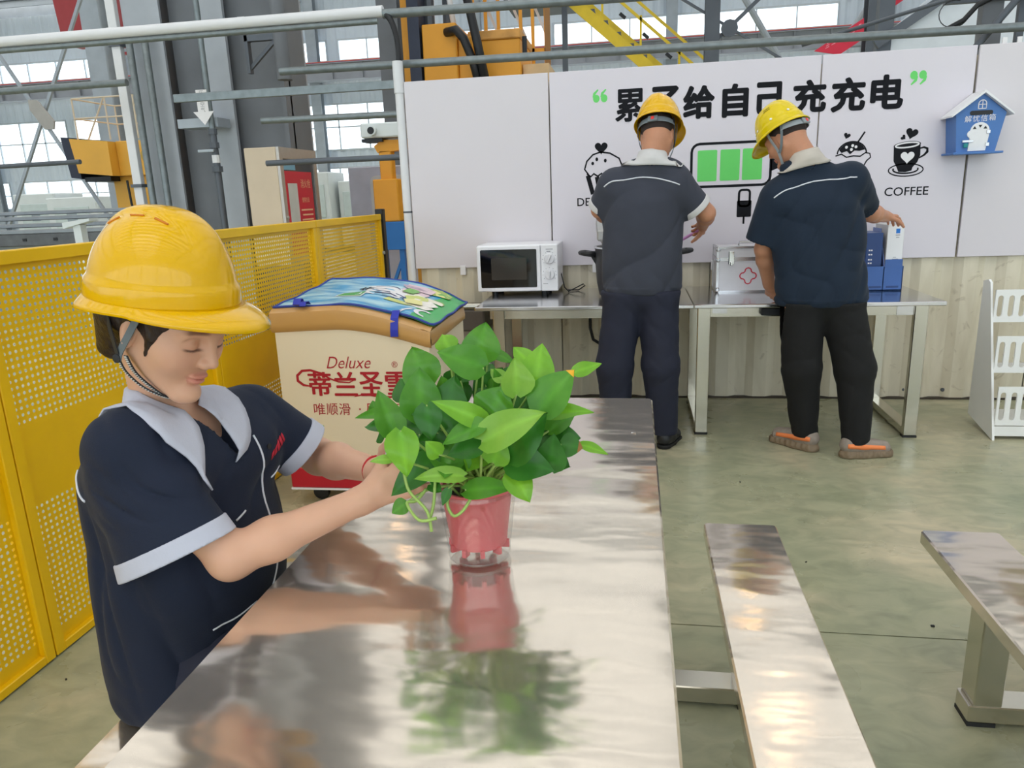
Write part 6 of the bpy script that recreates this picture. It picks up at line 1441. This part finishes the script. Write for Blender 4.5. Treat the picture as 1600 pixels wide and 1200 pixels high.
def worker(q):
    ORG = np.array(q['org'], float); C = np.array(q['C'], float); Rh = frame_from(q['fwd'], q['up']); hs = q.get('hs', 1.0)
    A = {k: np.array(v, float) for k, v in q['j'].items()}
    S = SDF(); head_sdf(S, C, Rh, hs, False); W = lambda p: C+Rh@(np.array(p)*hs)
    S.rc(W((-.03, 0, -.04)), A['neck'], .058, .062, .03)
    S.rc(A['pel'], A['chest'], .10, .11, .04, sc=((1, 0, 0), 1.5)); S.rc(A['shL']+np.array((.03, 0, -.02)), A['shR']+np.array((-.03, 0, -.02)), .045, .045, .05)
    for sd_ in 'LR':
        a, b, c = A['sh'+sd_], A['el'+sd_], A['wr'+sd_]; S.rc(a, b, .046, .044, .02); m_ = b+(c-b)*.3; S.rc(b, m_, .044, .045, .02); S.rc(m_, c, .045, .031, .02)
        S.rc(A['hip'+sd_], A['kn'+sd_], .085, .06, .03); S.rc(A['kn'+sd_], A['an'+sd_], .058, .04, .02)
    for sd_, (hd, nr, si, curl, th) in q['hands'].items(): hand_sdf(S, A['wr'+sd_], hd, nr, si, curl, th, 1.06)
    boxes = [(C-.155, C+.155, .0032)]
    for sd_ in q['hands']: boxes.append((A['wr'+sd_]-np.array((.13, .15, .13)), A['wr'+sd_]+np.array((.16, .2, .12)), .0032))
    parts = [extract(S, a, b, h) for a, b, h in boxes]
    allp = np.stack(list(A.values())); parts.append(outside(extract(S, np.minimum(allp.min(0), C)-.16, np.maximum(allp.max(0), C)+.16, .009), [(a, b) for a, b, _ in boxes]))
    body = np_obj('person', parts, M_skin2, None, head_tint(C, Rh, hs, False), ORG); tag(body, q['label'], 'person')
    # shirt
    cz_ = np.array(q.get('coltilt', (0, 0, 1.)), float)
    fd = folds(q['seed'], .017, 14, q['fdir']); T0, T1, tr, ts = q['torso']; hem = q['hem']
    sl = {sd_: (np.array(q['sl'+sd_][0], float), np.array(q['sl'+sd_][1], float), q['sl'+sd_][2], q['sl'+sd_][3]) for sd_ in 'LR'}
    def slf(P, sd_, g=0): a, b, r1, r2 = sl[sd_]; ax = (b-a)/np.linalg.norm(b-a); return rcd(P, a, b+ax*.03, r1+g, r2+g)
    def shirt(P):
        d = rcd(P, T0, T1, tr, tr*.98, ((1, 0, 0), ts)); d = smin(d, rcd(P, q['yoke'][0], q['yoke'][1], q['yoke'][2], q['yoke'][2]), .07)
        d = smin(d, SDF().el(A['neck']-np.array((0, 0, .035)), q.get('trap', (.14, .075, .055)))(P), .05)
        d = d+fd(P)*np.clip((A['neck'][2]-.06-P[:, 2])/.15, .1, 1)
        for sd_ in 'LR':
            a, b, r1, r2 = sl[sd_]; ax = (b-a)/np.linalg.norm(b-a); pl_ = plane(P, b, ax)
            e = np.maximum(slf(P, sd_), pl_); e = np.maximum(e, -np.maximum(slf(P, sd_, -.010), -(pl_+.05)))+fd(P)*.5*np.clip(-(pl_+.06)/.04, 0, 1); d = smin(d, e, .035)
        d = np.maximum(d, -rcd(P, A['neck']-cz_*.02, A['neck']+cz_*.12, .0665, .072)); band = .006*np.clip((hem+.045-P[:, 2])/.004, 0, 1)
        return np.maximum(d-band*.5, -(P[:, 2]-hem))
    lo = np.minimum(np.minimum(sl['L'][1], sl['R'][1]), np.array(T0)-np.array((tr*ts, tr, tr)))-.12; hi = np.maximum(np.maximum(sl['L'][1], sl['R'][1]), np.array(q['yoke'][1])+.1)+.12; lo[2] = hem-.02
    np_obj('shirt', [extract(shirt, lo, hi, .0065)], q['ms'], body, None, ORG)
    if q.get('cuffs'):
        for sd_ in 'LR':
            a, b, r1, r2 = sl[sd_]; ax = (b-a)/np.linalg.norm(b-a)
            cf = lambda P: np.maximum(np.maximum(slf(P, sd_, .004), -slf(P, sd_, -.011)), np.maximum(plane(P, b+ax*.002, ax), -plane(P, b-ax*.032, ax))); np_obj('cuff', [extract(cf, b-.14, b+.14, .0045)], M_ltcl, body, None, ORG)
    # collar standing round the neck and folding on to the shoulders
    n0 = A['neck']+np.array(q.get('coloff', (0, 0, 0))); nd = np.array(q.get('coltilt', (0, 0, 1.)), float); nd /= np.linalg.norm(nd); U_, Vn = 36, 7; G = np.zeros((U_, Vn, 3)); tp = np.cross((0, 1, 0), nd); tp /= np.linalg.norm(tp); tq = np.cross(nd, tp)
    for i in range(U_):
        th = -PI/2+math.radians(-150+300*i/(U_-1))
        for j in range(Vn):
            u = j/(Vn-1); r_ = .068+.014*u+.028*u*u; z = .036-.078*u; G[i, j] = n0+(tp*math.cos(th)+tq*math.sin(th))*r_+nd*z
    P0 = G.reshape(-1, 3); P1, g1 = project(shirt, P0, .006); uu = np.tile(np.linspace(0, 1, Vn), U_)[:, None]; wg = np.clip((uu-.55)/.3, 0, 1); Gp = P0*(1-wg)+P1*wg
    mb = MB(); n_ = U_*Vn; nn = (P0-n0); nn /= np.linalg.norm(nn, axis=1)[:, None]; V = np.concatenate([Gp, Gp+nn*.004])-ORG; F = []
    for i in range(U_-1):
        for j in range(Vn-1): a, b, c, d = i*Vn+j, (i+1)*Vn+j, (i+1)*Vn+j+1, i*Vn+j+1; F += [(n_+a, n_+b, n_+c, n_+d), (d, c, b, a)]
    rim = [i*Vn for i in range(U_)]+[(U_-1)*Vn+j for j in range(1, Vn)]+[i*Vn+Vn-1 for i in range(U_-2, -1, -1)]+[j for j in range(Vn-2, 0, -1)]
    for a, b in zip(rim, rim[1:]+rim[:1]): F.append((a, b, n_+b, n_+a))
    mb.add([tuple(v) for v in V], F); mb.obj('collar', q['mc'], body, smooth=True)
    piping(shirt, q['pipe'], .0034, 'yoke_piping', M_pip, body, ORG, .001)
    # trousers
    r1, r2, r3 = q['tr']; T = SDF().rc(A['hipL']+np.array((0, 0, .02)), A['hipR']+np.array((0, 0, .02)), r1*1.06, r1*1.06); tf = folds(q['seed']+3, .008, 19, [(.5, .2, .7), (-.6, .1, .5)])
    for sd_ in 'LR': T.rc(A['hip'+sd_], A['kn'+sd_], r1, r2, .035); T.rc(A['kn'+sd_], A['an'+sd_], r2, r3, .03)
    zt = hem+.02; lo = np.minimum(A['anL'], A['anR']); hi = np.maximum(A['hipL'], A['hipR']); lo = np.minimum(lo, hi)-.16; hi = np.maximum(np.maximum(A['anL'], A['anR']), hi)+.16; lo[2] = .02; hi[2] = zt+.05
    np_obj('trousers', [extract(lambda P: np.maximum(np.maximum(T(P)+tf(P), P[:, 2]-zt), -(P[:, 2]-q['cuffz'])), lo, hi, .0085)], q['mt'], body, None, ORG)
    for h_, t_ in q['shoes']: shoe(body, ORG, h_, t_, q['kind'])
    # cropped hair
    Hs = SDF().el(W((-.014, 0, .036)), np.array((.101, .0795, .0945))*hs, Rh.T).el(W((.105, 0, -.02)), np.array((.09, .10, .09))*hs, Rh.T, .01, 's').el(W((-.02, 0, -.14)), np.array((.16, .13, q.get('fade', .092)))*hs, Rh.T, .02, 's')
    np_obj('hair', [extract(Hs, C-.15, C+.15, .004)], M_short, body, None, ORG)
    # hard hat with headband and chin straps
    Ru = frame_from(q['hf'], q['hu']); HC = np.array(q['HC'], float); hat, shell = hard_hat(HC, Ru, q['hlabel'], q['mh'], s=q.get('hsc', 1.0), style=q['style'])
    Lh = lambda p: tuple(Ru.T@(np.array(p)-HC)); oc = Lh(C)
    hb = [Lh(W((-.014-.100*math.cos(a), .088*math.sin(a), .012+.015*(1-math.cos(a))))) for a in np.linspace(-1.35, 1.35, 17)]
    bo = ribbon(hb, .026*hs, oc, .003).obj('headband', q['mw'], hat)
    bp = Vector(hb[8]); bn = (bp-Vector(oc)).normalized(); x_, y_ = frame(bn); Rb = Matrix((x_, y_, bn)).transposed()
    MB().box(tuple(bp+bn*.006), (.05, .03, .012), .003, Rb).obj('adjuster', q['mw'], hat)
    MB().box(tuple(bp+bn*.0135), (.016, .018, .004), .002, Rb).obj('red_mark', mat('adjuster_red', (230, 64, 60), .5), bo)
    for sd_ in (-1, 1):
        y = sd_*.087
        ribbon([Lh(p) for p in smooth_line([W((.035, y, .06)), W((.030, y, .0)), W((.024, y*.90, -.06)), W((.045, y*.55, -.118)), W((.062, 0, -.132))], 5)], .014, oc, .002).obj('chin_strap', q['mw'], hat)
        ribbon([Lh(p) for p in smooth_line([W((-.05, y*.98, .05)), W((-.034, y*1.02, .0)), W((-.004, y*.97, -.05)), W((.024, y*.86, -.072))], 5)], .012, oc, .002).obj('side_strap', q['mwd'], hat)
    return body
worker(dict(org=(.04, 4.06, 0), label='man in grey work shirt and navy trousers seen from behind, stirring the pot', C=(.115, 4.07, 1.69), fwd=(.22, .84, -.46), up=(.02, .48, .87), hs=1.04,
    j=dict(neck=(.088, 4.03, 1.565), pel=(.035, 4.06, .95), chest=(.045, 4.06, 1.36), shL=(-.115, 4.05, 1.475), shR=(.225, 4.04, 1.475), elL=(-.185, 4.13, 1.32), elR=(.375, 4.11, 1.285), wrL=(-.12, 4.34, 1.24), wrR=(.375, 4.33, 1.215),
           hipL=(-.06, 4.06, .86), hipR=(.13, 4.06, .86), knL=(-.105, 4.04, .48), knR=(.145, 4.04, .48), anL=(-.10, 4.09, .09), anR=(.165, 4.09, .09)),
    hands=dict(R=((-.05, .9, -.25), (-.8, .1, -.5), 1, (1.35, 1.4, 1.4, 1.4), (.5, .9)), L=((.3, .9, -.2), (.8, -.2, -.5), -1, (1.0, 1, 1, 1), (.5, .8))),
    torso=((.035, 4.06, .93), (.04, 4.058, 1.34), .128, 1.62), yoke=((-.09, 4.055, 1.45), (.20, 4.045, 1.45), .085), hem=.875, slL=((-.11, 4.055, 1.435), (-.175, 4.115, 1.325), .082, .074), slR=((.205, 4.045, 1.44), (.325, 4.09, 1.31), .084, .078),
    seed=21, fdir=[(.8, .1, .6), (-.7, .1, .7)], ms=M_grey, mc=M_ltcl, cuffs=True, pipe=[(-.165, 3.96, 1.44), (-.12, 3.93, 1.475), (-.04, 3.92, 1.482), (.06, 3.92, 1.478), (.15, 3.92, 1.465), (.225, 3.95, 1.435)],
    tr=(.105, .098, .078), cuffz=.075, mt=M_trou, shoes=(((-.13, 4.02), (-.16, 4.29)), ((.155, 4.01), (.255, 4.25))), kind=0, HC=(.122, 4.085, 1.735), hf=(.26, .84, -.48), hu=(.02, .50, .86), hlabel='yellow hard hat worn by the man in the grey shirt', mh=M_hat, style=0, hsc=1.03, mw=mat('strap_mid', (124, 134, 142), .6), mwd=M_webd, coltilt=(.05, .2, 1)))
worker(dict(org=(.97, 4.06, 0), label='man in dark teal work shirt, black trousers and orange-striped sneakers, reaching for a file', C=(.757, 4.11, 1.645), fwd=(-.64, .58, -.50), up=(-.34, .33, .87), hs=1.04,
    j=dict(neck=(.845, 4.07, 1.535), pel=(.97, 4.06, .93), chest=(.915, 4.07, 1.32), shL=(.715, 4.06, 1.37), shR=(1.08, 4.10, 1.435), elL=(.675, 4.14, 1.09), elR=(1.25, 4.33, 1.25), wrL=(.735, 4.27, .885), wrR=(1.385, 4.53, 1.222),
           hipL=(.865, 4.06, .83), hipR=(1.06, 4.06, .83), knL=(.885, 4.05, .46), knR=(1.15, 4.03, .46), anL=(.93, 4.085, .09), anR=(1.165, 3.975, .085)),
    hands=dict(R=((.62, .72, -.10), (.25, .1, -.95), 1, (.55, .5, .5, .5), (.9, .55)), L=((.25, .5, -.75), (.55, .6, -.1), -1, (.4, .4, .45, .5), (.5, .4))),
    torso=((.962, 4.06, .86), (.915, 4.07, 1.28), .14, 1.62), yoke=((.755, 4.065, 1.375), (1.06, 4.09, 1.425), .088), hem=.80, slL=((.715, 4.065, 1.345), (.662, 4.11, 1.13), .09, .086), slR=((1.075, 4.09, 1.415), (1.185, 4.225, 1.285), .09, .075),
    seed=33, fdir=[(.85, .1, -.5), (.8, 0, .3)], ms=M_teal, mc=mat('beige_collar_cloth', (196, 188, 178), .75), cuffs=False, pipe=[(.68, 3.96, 1.355), (.74, 3.94, 1.40), (.83, 3.92, 1.44), (.94, 3.92, 1.46), (1.02, 3.93, 1.46), (1.08, 3.96, 1.448)],
    tr=(.112, .098, .068), cuffz=.075, mt=M_blkt, shoes=(((.985, 4.02), (.777, 4.225)), ((1.085, 3.945), (1.36, 4.0))), kind=1, HC=(.735, 4.13, 1.678), hf=(-.64, .54, -.55), hu=(-.42, .38, .82), hlabel='lighter yellow hard hat worn by the man in the dark teal shirt', mh=M_hat2, style=1, hsc=1.0, mw=mat('strap_light', (150, 158, 164), .6), mwd=M_web, fade=.105, trap=(.12, .07, .045), coltilt=(-.25, .15, 1)))
ld = thing('ladle', 'pink plastic ladle handle in the fist of the grey-shirted man', 'ladle', (.375, 4.40, 1.19))
MB().tube([(.045, -.03, .03), (0, 0, 0), (-.12, .10, -.075), (-.22, .18, -.15)], .0085, 10).obj('handle', mat('pink_plastic_handle', (214, 150, 214), .4), ld, smooth=True)
MB().lathe([(0, -.03), (.03, -.024), (.042, 0), (.040, 0), (.028, -.021), (0, -.027)], (-.245, .20, -.16), 20, (.2, -.1, 1), cap=False).obj('bowl', MATS['pink_plastic_handle'], ld, smooth=True)
# ------------------------------------------------------------------ small litter
tag(MB().grid(lambda u, v: (.0+.013*(u-.5), 2.03+.008*(v-.5), .7505+.003*u*(1-v)), 3, 3).obj('paper_scrap', M_white), 'tiny white paper scrap on the far end of the canteen table', 'scrap')
for i, (x, y, s_) in enumerate(((.967, 2.33, .012), (.66, 2.74, .008), (.52, 3.55, .009), (-1.75, 1.76, .008))):
    tag(MB().box((x, y, s_*.25), (s_, s_*.6, s_*.5), s_*.1, Matrix.Rotation(i*.8, 3, 'Z')).obj('floor_crumb', M_blk), 'tiny dark crumb on the floor, ' + ['between the two benches', 'beyond the far end of the near bench', 'halfway to the worktables', 'by the foot of the yellow fence'][i], 'crumb', 'dark crumbs on the floor')
